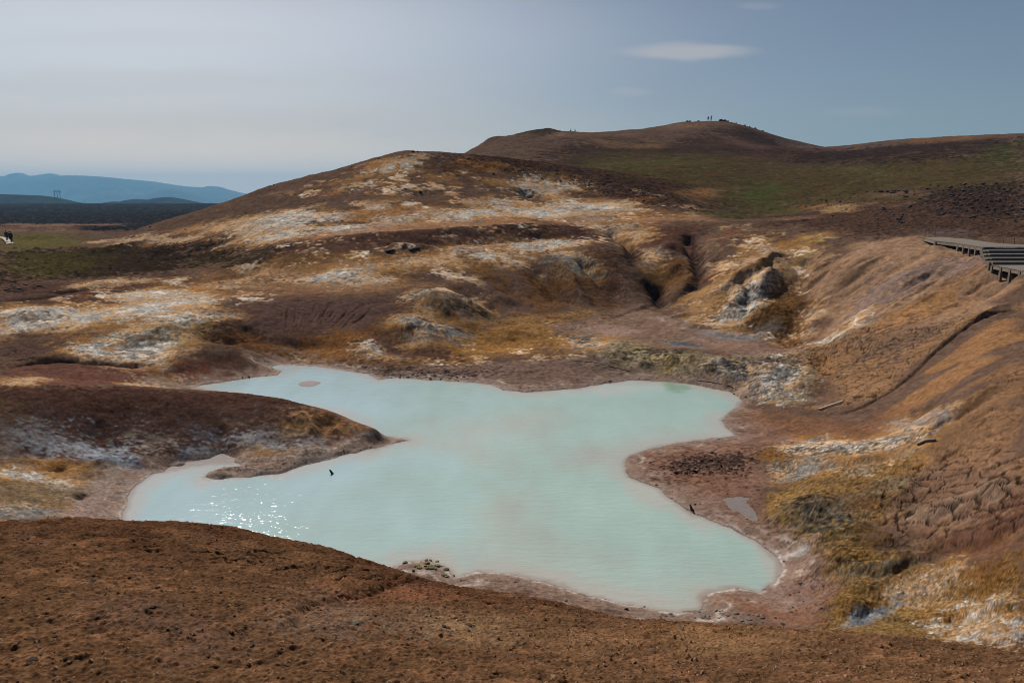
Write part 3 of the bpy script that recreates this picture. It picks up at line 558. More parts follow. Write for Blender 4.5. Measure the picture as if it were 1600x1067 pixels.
paint([(720,475),(770,480),(775,500),(740,496)], (76,72,66), .7, .012, .03); paint([(745,440),(830,430),(880,478),(860,490),(790,480)], (108,78,66), .7, .02, .03, streak=.03, crack=.1)
paint([(860,395),(940,390),(985,400),(980,450),(950,475),(900,470),(870,430)], (100,70,54), .85, .015, .04, streak=.03, rough=.5); crust([(862,398),(900,395),(930,420),(900,430),(875,420)], white=(120,112,100), rimw=.01, grey=.7)
for P in ([(740,420),(800,440),(850,470),(900,490),(860,492),(800,468)], [(880,420),(920,450),(960,478),(930,480)], [(700,440),(740,470),(790,505),(750,500)]): paint(P, (128,86,34), .6, .015, .04, streak=.05)
paint([(1000,400),(1040,395),(1080,405),(1095,430),(1070,460),(1030,462),(1005,440)], (120,82,42), .9, .012, .04, rough=.3); crust([(1005,420),(1015,395),(1035,385),(1040,395),(1020,415)], white=PNK2, rimw=.01)
paint([(1000,362),(1060,352),(1110,352),(1080,370),(1090,395),(1050,392),(1010,392)], (104,68,54), .9, .015, .03)
for L in ([(984,384),(990,397),(984,412)], [(1014,446),(1028,456),(1030,470)], [(1078,372),(1086,398),(1096,418),(1088,436),(1062,462)]): paint(L, (38,28,26), .8, .008, .012, line=.007)
crust([(935,352),(990,350),(980,362),(950,360)], rimw=.015, yellow=.6); crust([(985,360),(1020,356),(1005,372),(990,378)], rimw=.012, white=TAN)
# basin floor and shores
paint([(850,505),(930,490),(1020,478),(1060,500),(1150,530),(1260,548),(1180,560),(1060,545),(930,530),(870,525)], (142,110,90), .95, .012, .03)
for P, c in [([(1000,490),(1060,500),(1100,520),(1040,510)], (134,84,48)), ([(1060,525),(1180,535),(1250,545),(1180,550),(1100,540)], (136,84,50)), ([(900,512),(960,512),(1000,525),(940,525)], (150,96,60)), ([(1085,515),(1160,520),(1200,525),(1150,532),(1100,525)], (120,116,116)), ([(1170,545),(1250,548),(1230,556),(1150,555)], (118,74,50))]: paint(P, c, .7, .012, .04, wet=.5)
paint([(1040,533),(1075,532),(1100,540),(1070,543)], (70,66,66), .9, .006, .02, wet=.8)
paint([(560,575),(700,572),(850,560),(960,580),(1080,597),(1150,620),(1130,625),(1000,600),(820,620),(620,598)], (134,106,94), .95, .012, .025); paint([(840,560),(930,560),(960,585),(900,600),(820,608),(760,598),(800,575)], (130,100,86), .8, .015, .04)
paint([(560,572),(640,580),(740,582),(700,590),(600,588)], (104,84,74), .8, .01, .04, rough=1, spk=.012)
crust([(890,530),(930,528),(960,535),(950,548),(900,545)], white=GRY, rimw=.02, grey=.9); paint([(900,545),(960,545),(1000,575),(960,585),(900,560)], (136,118,102), .6, .015, .04, rough=.5)
# ledge
LEDGE = [(935,548),(960,532),(1040,545),(1100,556),(1150,560),(1200,560),(1265,540),(1275,580),(1262,628),(1220,635),(1150,612),(1080,594),(1010,582),(960,570)]
paint(LEDGE, (172,152,122), .92, .01, .02, rough=.8, lump=.2); crust([(1180,575),(1215,558),(1262,545),(1270,590),(1262,626),(1225,632),(1190,610),(1160,600)], rimw=.01, grey=.8, rough=.9); crust([(1100,565),(1150,562),(1180,572),(1150,600),(1110,592)], white=(164,156,146), rimw=.01, grey=.8)
for (x,y,rx,ry,c) in ((985,545,28,8,(166,138,96)),(1045,562,30,9,(180,150,100)),(1040,575,14,8,(186,152,74)),(1080,572,14,10,(140,118,90)),(1010,575,22,7,(120,104,86)),(1170,560,20,4,(150,126,90)),(1225,565,20,6,(150,130,84)),(975,560,25,6,(104,88,60))): paint(E(x,y,rx,ry), c, .8, .015, .04)
for (x,y,rx,ry) in ((1058,548,10,4),(1020,550,12,4),(1110,582,10,4),(1150,575,12,5),(1165,565,14,5)): paint(E(x,y,rx,ry), (56,50,44), .7, .01, .03)
# spur and hollow
crust([(1120,485),(1140,455),(1180,432),(1215,432),(1220,450),(1200,478),(1170,500),(1130,508),(1090,505)], rimw=.02, grey=.8, rough=.8)
crust([(1180,375),(1215,388),(1212,402),(1180,425),(1140,448),(1110,470),(1090,482),(1110,455),(1160,425),(1180,400)], white=(192,158,128), rimw=.02, rough=.4, grey=.3)
paint([(1060,460),(1110,440),(1150,430),(1120,480),(1090,500),(1040,490)], (170,124,72), .85, .015, .04, streak=.03)
paint([(1190,480),(1215,450),(1235,440),(1265,460),(1255,500),(1250,535),(1200,530),(1170,515)], (124,84,38), .95, .012, .03, rough=.8, lump=.5); paint([(1195,520),(1260,520),(1250,545),(1200,540)], (150,100,54), .6, .012, .03); paint([(1175,508),(1210,500),(1215,512),(1180,520)], (120,118,118), .6, .01, .03)
paint([(1200,380),(1240,365),(1290,365),(1290,375),(1250,392),(1215,395)], (160,110,50), .8, .015, .04, streak=.02); paint([(1250,370),(1280,366),(1275,376),(1255,380)], YEL, .7, .012, .03); paint([(1190,356),(1240,360),(1200,372)], (104,76,48), .7, .015, .04)
paint([(1130,352),(1180,356),(1180,372),(1140,400),(1110,420),(1090,400),(1095,370)], (128,84,60), .8, .015, .03, streak=.05)
paint([(1215,400),(1290,378),(1330,385),(1290,420),(1260,450),(1225,440)], (178,136,96), .85, .015, .04, streak=.05); paint([(1230,400),(1270,395),(1240,425)], YEL, .4, .015, .04)
# right slopes
RS = [(1290,372),(1460,366),(1600,390),(1600,480),(1500,505),(1400,530),(1270,545),(1262,480),(1300,420)]
paint(RS, (160,122,92), .95, .02, .03, streak=.05); paint([(1400,405),(1540,400),(1540,412),(1460,430),(1380,475),(1290,530),(1320,460),(1370,420)], (132,108,100), .8, .015, .03, streak=.07)
paint([(1300,375),(1460,384),(1400,400),(1330,440),(1290,450),(1330,400)], (156,118,92), .7, .015, .03, streak=.07)
paint([(1540,415),(1600,440),(1600,470),(1480,500),(1400,520),(1450,470),(1500,440)], (160,116,78), .8, .02, .03, streak=.06); paint([(1340,530),(1400,500),(1480,470),(1460,490),(1400,520),(1350,545)], (178,124,64), .6, .012, .04, streak=.04)
crust([(1268,545),(1290,528),(1320,508),(1345,488),(1350,492),(1325,522),(1290,540)], rimw=.015, grey=.3, rough=.3); crust([(1262,500),(1258,482),(1265,480),(1270,495)], white=TAN, rimw=.012)
paint([(1270,545),(1400,520),(1480,505),(1560,490),(1480,530),(1400,610),(1340,640),(1262,640),(1275,590)], (152,112,76), .95, .015, .03, streak=.03, crack=1)
paint([(1262,590),(1285,560),(1300,570),(1280,620)], (176,122,66), .6, .015, .04); paint([(1380,530),(1460,505),(1440,530),(1390,560)], (108,88,80), .5, .02, .04, streak=.05)
paint([(1600,482),(1540,505),(1480,550),(1420,610),(1350,650),(1430,650),(1500,600),(1600,545)], (154,108,66), .95, .012, .02, streak=.05, crack=.25); paint([(1160,640),(1260,650),(1350,655),(1420,640),(1400,680),(1300,690),(1200,700),(1150,680)], (134,92,64), .95, .015, .03)
paint([(1480,605),(1560,590),(1600,575),(1540,620),(1470,650),(1420,680),(1380,680),(1440,640)], (110,84,72), .8, .012, .03, streak=.05); paint([(1600,545),(1520,600),(1600,575)], (150,106,64), .6, .02, .03, streak=.05)
paint([(1600,580),(1540,620),(1480,660),(1430,720),(1390,780),(1360,830),(1440,850),(1600,870)], (146,106,72), .95, .015, .03, streak=.04, crack=.45)
paint([(1380,760),(1470,720),(1600,700),(1600,800),(1500,830),(1400,830)], (126,94,78), .6, .02, .04, crack=1.0); paint([(1400,800),(1500,780),(1590,760),(1560,800),(1440,820)], (164,134,112), .55, .02, .05)
paint([(1440,830),(1600,800),(1600,890),(1480,880)], (112,74,58), .8, .02, .04, streak=.04)
crust([(1210,698),(1260,690),(1330,688),(1400,680),(1450,670),(1440,690),(1380,700),(1300,712),(1230,712)], rimw=.02, grey=.8, rough=.9); crust([(1400,660),(1450,650),(1470,655),(1420,672)], white=PNK2, rimw=.015)
paint([(1170,700),(1230,705),(1300,712),(1400,700),(1380,730),(1290,750),(1220,745),(1180,720)], (128,98,62), .7, .012, .05, rough=.8, spk=.01); paint([(1150,702),(1200,702),(1240,716),(1190,718)], (150,98,34), .8, .012, .03)
crust([(1300,740),(1360,725),(1420,712),(1400,735),(1330,752)], white=(176,158,136), rimw=.02, yellow=.5); crust([(1220,730),(1270,722),(1300,726),(1260,740)], rimw=.012, white=GRY)
YR = [(1190,775),(1240,755),(1330,740),(1420,720),(1400,780),(1340,840),(1440,870),(1600,880),(1600,1010),(1460,1000),(1340,990),(1270,975),(1310,930),(1280,890),(1230,845),(1200,810)]
paint(YR, (154,116,58), .92, .012, .04, rough=.8, lump=.9, spk=.01)
for (x,y,rx,ry,rt,c,o) in ((1240,790,40,14,-10,(176,130,54),.7),(1230,815,30,14,-20,(150,116,44),.7),(1330,790,50,18,10,(122,82,50),.8),(1350,830,60,16,10,(112,80,46),.7),(1290,835,40,14,-10,(96,80,48),.7),(1400,860,40,16,0,(118,82,36),.7),(1320,870,50,10,15,(168,118,40),.7),
    (1420,900,60,10,10,(176,122,40),.7),(1520,900,80,16,5,(158,104,30),.7),(1330,950,45,16,10,(166,118,44),.7),(1450,930,50,14,10,(186,142,74),.6),(1560,930,50,12,0,(150,100,28),.8),(1500,960,60,8,5,(178,130,60),.6),(1580,895,30,8,0,(120,80,30),.7),(1380,745,50,10,15,(170,120,54),.6),(1290,815,34,10,0,(128,124,112),.7),(1360,770,44,8,12,(150,140,120),.6),(1430,880,40,8,10,(110,98,80),.6),(1350,895,44,8,10,(140,132,116),.5),(1250,795,20,8,0,(104,104,92),.6),(1300,775,60,8,10,(128,92,62),.6)): paint(E(x,y,rx,ry,rt), c, o, .02, .05, streak=.01)
for (x,y,rx,ry) in ((1262,803,14,5),(1290,808,10,5),(1290,830,16,6),(1312,865,14,4),(1398,848,16,6),(1320,883,12,4),(1345,926,20,3),(1250,790,8,3)): paint(E(x,y,rx,ry), (54,48,42), .7, .012, .03)
crust([(1465,985),(1500,968),(1560,955),(1595,965),(1600,990),(1550,995),(1500,990)], rimw=.02, grey=.7); crust([(1480,1000),(1540,995),(1600,1000),(1560,1008)], rimw=.012); crust([(1410,925),(1450,905),(1480,900),(1470,920)], white=TAN, rimw=.015)
paint([(1405,930),(1385,940),(1340,962),(1320,978),(1345,976),(1380,962),(1400,945)], (120,128,140), .95, .01, .025, wet=.9); paint([(1205,930),(1260,935),(1275,942),(1230,945)], (118,120,128), .8, .01, .03, wet=.8)
paint([(1210,855),(1255,858),(1262,866),(1225,870)], (104,106,114), .85, .01, .02, wet=.9)
# right shore
RSH = [(1000,702),(1060,690),(1150,682),(1200,690),(1180,715),(1210,745),(1190,775),(1200,815),(1235,850),(1290,890),(1310,930),(1270,975),(1180,965),(1110,945),(1110,922),(1190,925),(1225,890),(1190,845),(1080,796),(1030,760),(980,742),(975,722)]
paint(RSH, (140,102,84), .95, .01, .02); paint([(1040,725),(1080,712),(1150,715),(1150,735),(1090,742),(1040,738)], (84,64,58), .85, .012, .05, rough=1, spk=.02, lump=.6)
paint([(1050,745),(1130,742),(1170,745),(1120,760),(1050,755)], (146,98,66), .6, .012, .04); paint([(1000,706),(1060,700),(1100,705),(1040,722),(985,725)], (136,92,72), .6, .012, .04)
paint([(1120,930),(1170,932),(1250,950),(1290,975),(1200,970),(1140,945)], (146,98,72), .8, .012, .03)
paint([(1150,660),(1200,665),(1240,690),(1180,690)], (148,112,98), .6, .02, .04)
# left hump and its shore
paint([(0,602),(200,605),(330,612),(430,620),(510,638),(560,660),(605,680),(600,690),(540,690),(470,700),(380,712),(300,722),(200,735),(120,735),(60,715),(0,712)], (96,64,52), .95, .012, .03, rough=.35, lump=.35)
paint([(0,640),(100,640),(250,650),(380,655),(450,665),(380,700),(280,715),(180,712),(90,690),(0,690)], (82,62,56), .7, .03, .06, rough=.5); paint([(150,690),(250,668),(330,700),(280,722),(200,718)], (56,42,38), .5, .02, .05)
for (x,y,rx,ry,c,o) in ((120,705,45,9,(130,136,148),.7),(45,672,22,8,(124,126,132),.4),(175,728,30,10,(124,136,150),.85),(220,700,18,14,(160,136,122),.6),(390,685,35,9,(136,138,150),.6),(440,690,40,14,(158,134,112),.7),(420,662,60,5,(150,128,112),.35),(480,700,16,9,(150,160,176),.85),(500,672,50,10,(146,112,88),.7),(520,656,30,6,(178,118,56),.8),(560,670,30,9,(128,78,44),.9),(300,706,30,9,(120,128,142),.5),(50,700,50,8,(144,128,120),.5),(30,660,30,20,(110,84,54),.5),(140,700,60,6,(200,204,214),.6),(180,730,22,8,(160,176,196),.8),(340,708,18,8,(170,176,186),.6),(410,690,26,6,(180,184,196),.6),(478,702,14,7,(200,214,232),.8),(430,704,30,5,(210,166,90),.6),(230,690,30,10,(190,164,146),.4),(60,690,40,10,(150,152,160),.5),(505,660,30,5,(214,160,92),.7),(410,704,35,7,(158,116,58),.7)):
    paint(E(x,y,rx,ry), c, o, .03, .07)
paint([(530,690),(590,684),(605,676),(636,688),(600,696),(560,700)], (178,136,110), .85, .012, .02); paint([(240,735),(320,724),(420,712),(520,696),(560,698),(480,715),(400,738),(330,745)], (168,142,124), .9, .012, .03, rough=.8, spk=.01)
LF = [(0,716),(60,718),(130,735),(210,735),(250,742),(205,760),(192,808),(0,812)]
paint(LF, (156,128,104), .95, .015, .04, rough=.5); crust([(0,735),(50,742),(110,752),(90,760),(30,750)], rimw=.02, rough=.4); crust([(0,790),(40,785),(100,800),(130,812),(0,812)], white=GRY, rimw=.01)
paint([(50,725),(90,715),(140,722),(140,745),(80,745)], (176,124,50), .8, .02, .05, rough=.4); paint([(40,765),(90,780),(100,800),(60,795)], (160,118,54), .7, .02, .05); paint([(0,755),(60,760),(120,770),(80,790),(0,785)], (142,116,82), .7, .02, .05)
paint([(100,800),(110,780),(160,770),(200,765),(192,808),(120,810)], (186,152,142), .8, .015, .04, streak=.02); paint([(130,745),(210,740),(240,745),(200,770),(150,770)], (184,160,148), .7, .015, .04, rough=.4)
paint(E(90,731,9,4), (56,32,22), .9, .006, .01); paint(E(127,776,8,3), (70,66,64), .9, .006, .01); paint(E(82,727,20,5), (120,66,34), .5, .02, .03)
# rocky dark ground upper right
paint([(1180,340),(1300,322),(1400,315),(1600,300),(1600,372),(1460,364),(1330,368),(1200,352)], (92,66,54), .9, .03, .05, rough=.5, lump=.4); paint([(1440,300),(1600,285),(1600,345),(1480,335)], (66,50,46), .7, .03, .08, rough=.8, lump=.8)
for P, c in [([(1270,332),(1310,320),(1350,320),(1330,332),(1280,336)], (190,148,92)), ([(1250,322),(1290,320),(1270,328)], (176,112,48)), ([(1360,302),(1470,298),(1440,306),(1370,308)], (124,92,78)), ([(1130,342),(1260,336),(1290,340),(1200,346)], (150,110,88)), ([(1380,322),(1420,318),(1400,326)], (150,112,78)), ([(1440,358),(1520,358),(1500,368),(1440,366)], (110,88,84))]: paint(P, c, .7, .015, .03)
# near ridge
fgw = np.where((YY < 13), 1., 0.)*sm(-YY, -13, -10.5)
tint(np.s_[:], (fgw*sm(N2+N1, -.1, .7)*.55).astype(np.float32), (146,98,62)); tint(np.s_[:], (fgw*sm(fbm(XX*.9, YY*.9, 4, 33), .12, .5)*.25).astype(np.float32), (122,88,72)); tint(np.s_[:], (fgw*sm(YY*.6+fbm(XX*.6,YY*.6,3,35)*2-2.6, 1.2, 3.)*.55).astype(np.float32), (80,45,27))
for (x,y,rx,ry,c,o) in ((545,972,34,12,(130,112,102),.6),(520,960,60,30,(136,104,82),.6),(700,980,40,14,(196,160,124),.35),(760,985,60,20,(160,122,80),.4),(1080,985,60,10,(180,130,76),.5),(300,1000,80,30,(122,92,78),.35),(900,1000,70,20,(150,108,70),.4),(1150,1010,60,14,(170,128,80),.4),(620,925,60,8,(150,84,54),.4),(200,960,60,30,(118,88,76),.3)): paint(E(x,y,rx,ry), c, o, .06, .08, 10)
# pool edge: wet pale rim and the foam-white line on the near shore
fr = (SD > -1.2) & (SD < 1.6) & (YY > 12)
rim = (sm(-SD+N3*.12, -.38, -.05)*(YY > 12)).astype(np.float32); tint(np.s_[:], rim*.35, (150,124,112)); mg = (sm(-SD+N2*.9+N3*.5, -1.3, -.5)*(SD > 0)*(YY > 12)).astype(np.float32); tint(np.s_[:], mg*.6, (158,128,112)); mg = (np.exp(-((SD-.5-N2*.5)/.09)**2)*sm(N1+N2, 0, .4)*(YY > 12)).astype(np.float32); tint(np.s_[:], mg*.6, (206,190,176)); mg = (sm(N2*1.2+N3*.8-SD*.25, .25, .5)*(SD < 2.5)*(YY > 12)).astype(np.float32); tint(np.s_[:], mg*.5, (92,78,72)); WET[:] = np.maximum(WET, (sm(-SD+N3*.1, -.5, -.02)*.3*(YY > 12)).astype(np.float32))
foam = np.exp(-((SD-.07-N3*.06)/.05)**2)*sm(-YY, -24, -17)*(YY > 12)*sm(N2+N3*.5, -.5, .2); tint(np.s_[:], (foam*.7).astype(np.float32), (205,190,180))
inn = sm(-SD, 0, .4)*(YY > 12); tint(np.s_[:], inn.astype(np.float32), (150,136,126))
print('paint', _sd[0], round(time.time()-T0,1))
# ------------------------------------------------------------------ relief detail
AS = np.clip(SC, 8, 140)
edge = sm(SD, .0, 2.4)                      # keep the waterline clean
edge = np.where(YY > 12, edge*.93+.07, 1.0)
d = N2*.0026*AS + N3*.0009*AS + N4*.0003*AS
d += ROUGH*((NR*.5+.2)*.0026*AS + fbm(UN*90, VN*90, 1, 13, .6, True)*.0015*AS + N4*.0008*AS)
d += LUMP*sm(fbm(UN*80, VN*80, 4, 17, .5), .0, .6)*.0030*AS
d += STREAK*.00016*sm(SLOPE, .12, .5)*AS*(1-fgw) - sm(VEIN, .5, .8)*.0003*AS - sm(VEIN2, .5, .8)*.00025*AS*(1-.6*fgw)
d *= edge/(1+2.2*np.clip(SLOPE, 0, 1.2)*(YY > 12))
far_ = sm(YY, 200, 500); d *= (1-.9*far_); d += far_*sm(-YY,-1400,-900)*N2*1.0
lava = lavaw*(1-hw); d += lava*(fbm(XX*.16, YY*.16, 4, 41, .6, True)*.9)
# foreground clods and pits
fgm = sm(-YY, -13, -11)
cl = sm(G2, .08, .42)*.016 + G1*.024 + fbm(XX*22, YY*22, 1, 27, .6)*.010 + fbm(XX*1.1, YY*1.1, 3, 31)*.07 - sm(fbm(XX*7, YY*7, 3, 37), .38, .6)*.03
d = d*(1-fgm*.8) + fgm*cl
# dried mud polygons
def worley(x, y, seed, first=False):
    xi = np.floor(x).astype(np.int32); yi = np.floor(y).astype(np.int32); f1 = np.full(x.shape, 9., np.float32); f2 = f1.copy()
    for a in (-1,0,1):
        for b in (-1,0,1):
            h = _perm[(_perm[(xi+a+seed*31) & 4095]+yi+b) & 4095]; jx = ((h*73) & 1023)/1023.; jy = ((h*151) & 1023)/1023.
            dd = np.hypot(xi+a+jx-x, yi+b+jy-y); f2 = np.where(dd < f1, f1, np.minimum(f2, dd)); f1 = np.minimum(f1, dd)
    return f1 if first else f2-f1
r = np.where((YY[:,0] > 9) & (YY[:,0] < 60))[0]; cc = np.where(ga > -.75)[0]; win = (slice(r[0], r[-1]+1), slice(cc[0], cc[-1]+1))
x, y = XX[win], YY[win]+Z[win]*.45; wx_ = x+fbm(x*1.7, y*1.7, 3, 51)*.30; wy_ = y+fbm(x*1.7+9, y*1.7, 3, 52)*.30
c1 = worley(wx_*2.2, wy_*1.7, 1); c2 = worley(wx_*4.6, wy_*3.6, 2)
gate = sm(N1[win]*.9+fbm(x*.5, y*.5, 3, 53)*1.1+CRACK[win]*.95, .1, .6)*np.clip(CRACK[win]*1.3, 0, 1)
k1 = (1-sm(c1, .02, .09+.03*(y < 20)))*gate; k2 = (1-sm(c2, .03, .11))*gate*sm(fbm(x*.9, y*.9, 2, 54)+CRACK[win]*.3, .0, .45)
d[win] -= k1*.035+k2*.012; d[win] += (sm(c1, 0, .3)*.006)*gate
kk = np.clip(k1*.95+k2*.5, 0, .95).astype(np.float32); CB[win] *= (1-kk*.8)[...,None]  # shade inside the thin cracks is painted into the ground colour
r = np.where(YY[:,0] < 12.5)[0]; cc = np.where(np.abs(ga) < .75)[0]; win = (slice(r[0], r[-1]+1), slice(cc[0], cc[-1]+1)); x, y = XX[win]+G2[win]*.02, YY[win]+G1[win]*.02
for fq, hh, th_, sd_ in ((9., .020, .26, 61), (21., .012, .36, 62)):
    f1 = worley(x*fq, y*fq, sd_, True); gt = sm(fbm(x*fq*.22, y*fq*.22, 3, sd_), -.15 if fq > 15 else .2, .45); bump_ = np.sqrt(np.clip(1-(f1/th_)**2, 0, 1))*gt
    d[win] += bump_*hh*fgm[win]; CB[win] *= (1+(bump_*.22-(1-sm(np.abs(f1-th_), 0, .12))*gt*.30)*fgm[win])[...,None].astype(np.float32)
Z += d
Z = np.where(SD < -.25, np.minimum(Z, WATER-.05), Z)
# fine tonal variety of the soil, then cavity shade painted in
far2 = 1-fgm
var = 1 + N3*.26 + N4*.26 + N2*.24 + (STREAK*.05+FINE*.025)*sm(SLOPE, .05, .4)*far2*(1-ROUGH*.8) - sm(VEIN, .52, .8)*.16*far2 - sm(VEIN2, .5, .8)*.10*far2 + sm(-VEIN2, .1, .5)*.12*far2 + fgm*(G2*.46+G1*.22+fbm(XX*26, YY*26, 1, 29, .7)*.3) 
CB *= np.clip(var, .30, 1.9)[...,None].astype(np.float32)
hue = (fbm(UN*45, VN*45, 2, 61)*.10).astype(np.float32); CB[...,0] *= 1+hue*.5; CB[...,2] *= 1-hue
cav = sm(fbm(UN*90, VN*90, 2, 95, .6, True), .30, .7)*ROUGH*far2; CB *= (1-.5*cav)[...,None].astype(np.float32); cav2 = sm(fbm(UN*50+4, VN*60, 2, 97, .6), .28, .5)*far2*(.3+.7*ROUGH); CB *= (1-.4*cav2)[...,None].astype(np.float32)  # shade of small cavities painted into the colour, strongest on rough ground
lum = (CB@np.array([.25,.6,.15], np.float32))[...,None]; CB = lum+(CB-lum)*np.float32(.82)
CB = np.clip(np.clip(CB, 0, 2)**1.06*1.17*K_ALB*np.array([.96,1.0,1.0], np.float32), .004, .8)
print('relief', round(time.time()-T0,1))
# ------------------------------------------------------------------ materials
def new_mat(name):
    m = bpy.data.materials.new(name); m.use_nodes = True
    return m, m.node_tree.nodes, m.node_tree.links, m.node_tree.nodes['Principled BSDF']
def mat(name, rgb, rough=.8, nscale=20., nvar=.25, bump=.2, spec=.3, dist=.01):
    m, n, l, b = new_mat(name)
    t = n.new('ShaderNodeTexCoord'); nz = n.new('ShaderNodeTexNoise'); nz.inputs['Scale'].default_value = nscale; nz.inputs['Detail'].default_value = 6
    l.new(t.outputs['Object'], nz.inputs['Vector'])
    cr = n.new('ShaderNodeMapRange'); l.new(nz.outputs[0], cr.inputs[0]); cr.inputs[1].default_value = .25; cr.inputs[2].default_value = .75; cr.inputs[3].default_value = 1-nvar; cr.inputs[4].default_value = 1+nvar
    mx = n.new('ShaderNodeVectorMath'); mx.operation = 'SCALE'; mx.inputs[0].default_value = rgb; l.new(cr.outputs[0], mx.inputs['Scale']); l.new(mx.outputs[0], b.inputs['Base Color'])
    b.inputs['Roughness'].default_value = rough; b.inputs['Specular IOR Level'].default_value = spec
    bp = n.new('ShaderNodeBump'); bp.inputs['Strength'].default_value = bump; bp.inputs['Distance'].default_value = dist; l.new(nz.outputs[0], bp.inputs['Height']); l.new(bp.outputs[0], b.inputs['Normal'])
    return m
gm, n, l, b = new_mat('mineral_soil')
at = n.new('ShaderNodeAttribute'); at.attribute_name = 'col'; wt = n.new('ShaderNodeAttribute'); wt.attribute_name = 'wet'
tcg = n.new('ShaderNodeTexCoord'); cdn = n.new('ShaderNodeSeparateXYZ'); l.new(tcg.outputs['Object'], cdn.inputs[0])
def gnoise(scale, detail=5, rough=.6):
    q = n.new('ShaderNodeTexNoise'); q.inputs['Scale'].default_value = scale; q.inputs['Detail'].default_value = detail; q.inputs['Roughness'].default_value = rough
    l.new(tcg.outputs['Object'], q.inputs['Vector']); return q
na_, nb2 = gnoise(38, 5, .7), gnoise(7, 6, .65)
mrn = n.new('ShaderNodeMapRange'); l.new(na_.outputs[0], mrn.inputs[0]); mrn.inputs[1].default_value = .3; mrn.inputs[2].default_value = .7; mrn.inputs[3].default_value = .62; mrn.inputs[4].default_value = 1.38
mrm = n.new('ShaderNodeMapRange'); l.new(nb2.outputs[0], mrm.inputs[0]); mrm.inputs[1].default_value = .3; mrm.inputs[2].default_value = .7; mrm.inputs[3].default_value = .86; mrm.inputs[4].default_value = 1.14
mm = n.new('ShaderNodeMath'); mm.operation = 'MULTIPLY'; l.new(mrn.outputs[0], mm.inputs[0]); l.new(mrm.outputs[0], mm.inputs[1])
sc_ = n.new('ShaderNodeVectorMath'); sc_.operation = 'SCALE'; l.new(at.outputs['Color'], sc_.inputs[0]); l.new(mm.outputs[0], sc_.inputs['Scale']); l.new(sc_.outputs[0], b.inputs['Base Color'])
rr = n.new('ShaderNodeMapRange'); l.new(wt.outputs['Fac'], rr.inputs[0]); rr.inputs[3].default_value = .95; rr.inputs[4].default_value = .28; l.new(rr.outputs[0], b.inputs['Roughness'])
sp = n.new('ShaderNodeMapRange'); l.new(wt.outputs['Fac'], sp.inputs[0]); sp.inputs[3].default_value = .0; sp.inputs[4].default_value = .5; l.new(sp.outputs[0], b.inputs['Specular IOR Level'])
nb3 = gnoise(1.7, 6, .65); nb4 = gnoise(90, 3, .6)
mr3 = n.new('ShaderNodeMapRange'); l.new(nb3.outputs[0], mr3.inputs[0]); mr3.inputs[1].default_value = .32; mr3.inputs[2].default_value = .68; mr3.inputs[3].default_value = .86; mr3.inputs[4].default_value = 1.14
pit = n.new('ShaderNodeMapRange'); pit.interpolation_type = 'SMOOTHSTEP'; l.new(nb2.outputs[0], pit.inputs[0]); pit.inputs[1].default_value = .36; pit.inputs[2].default_value = .44; pit.inputs[3].default_value = .66; pit.inputs[4].default_value = 1  # crevice shade painted into the colour where the bump noise dips
m3 = n.new('ShaderNodeMath'); m3.operation = 'MULTIPLY'; l.new(mm.outputs[0], m3.inputs[0]); l.new(mr3.outputs[0], m3.inputs[1])
m4 = n.new('ShaderNodeMath'); m4.operation = 'MULTIPLY'; l.new(m3.outputs[0], m4.inputs[0]); pr = n.new('ShaderNodeAttribute'); pr.attribute_name = 'rugged'; pq = n.new('ShaderNodeMix'); pq.data_type = 'FLOAT'; l.new(pr.outputs['Fac'], pq.inputs['Factor']); pq.inputs['A'].default_value = 1; l.new(pit.outputs[0], pq.inputs['B']); l.new(pq.outputs['Result'], m4.inputs[1]); l.new(m4.outputs[0], sc_.inputs['Scale'])
b3 = n.new('ShaderNodeBump'); b3.inputs['Distance'].default_value = .14; b3.inputs['Strength'].default_value = .7; l.new(nb3.outputs[0], b3.inputs['Height'])
b4 = n.new('ShaderNodeBump'); b4.inputs['Distance'].default_value = .010; b4.inputs['Strength'].default_value = .8; l.new(nb4.outputs[0], b4.inputs['Height']); l.new(b3.outputs[0], b4.inputs['Normal'])
rg_ = n.new('ShaderNodeAttribute'); rg_.attribute_name = 'rugged'
def bstr(lo, hi):
    q = n.new('ShaderNodeMapRange'); l.new(rg_.outputs['Fac'], q.inputs[0]); q.inputs[3].default_value = lo; q.inputs[4].default_value = hi; return q.outputs[0]
l.new(bstr(.07, .45), b3.inputs['Strength']); l.new(bstr(.2, .7), b4.inputs['Strength'])
b1 = n.new('ShaderNodeBump'); l.new(b4.outputs[0], b1.inputs['Normal']); b1.inputs['Distance'].default_value = .07; l.new(bstr(.10, .55), b1.inputs['Strength']); l.new(nb2.outputs[0], b1.inputs['Height'])
b2 = n.new('ShaderNodeBump'); b2.inputs['Distance'].default_value = .022; l.new(bstr(.25, .75), b2.inputs['Strength']); l.new(na_.outputs[0], b2.inputs['Height']); l.new(b1.outputs[0], b2.inputs['Normal']); l.new(b2.outputs[0], b.inputs['Normal'])
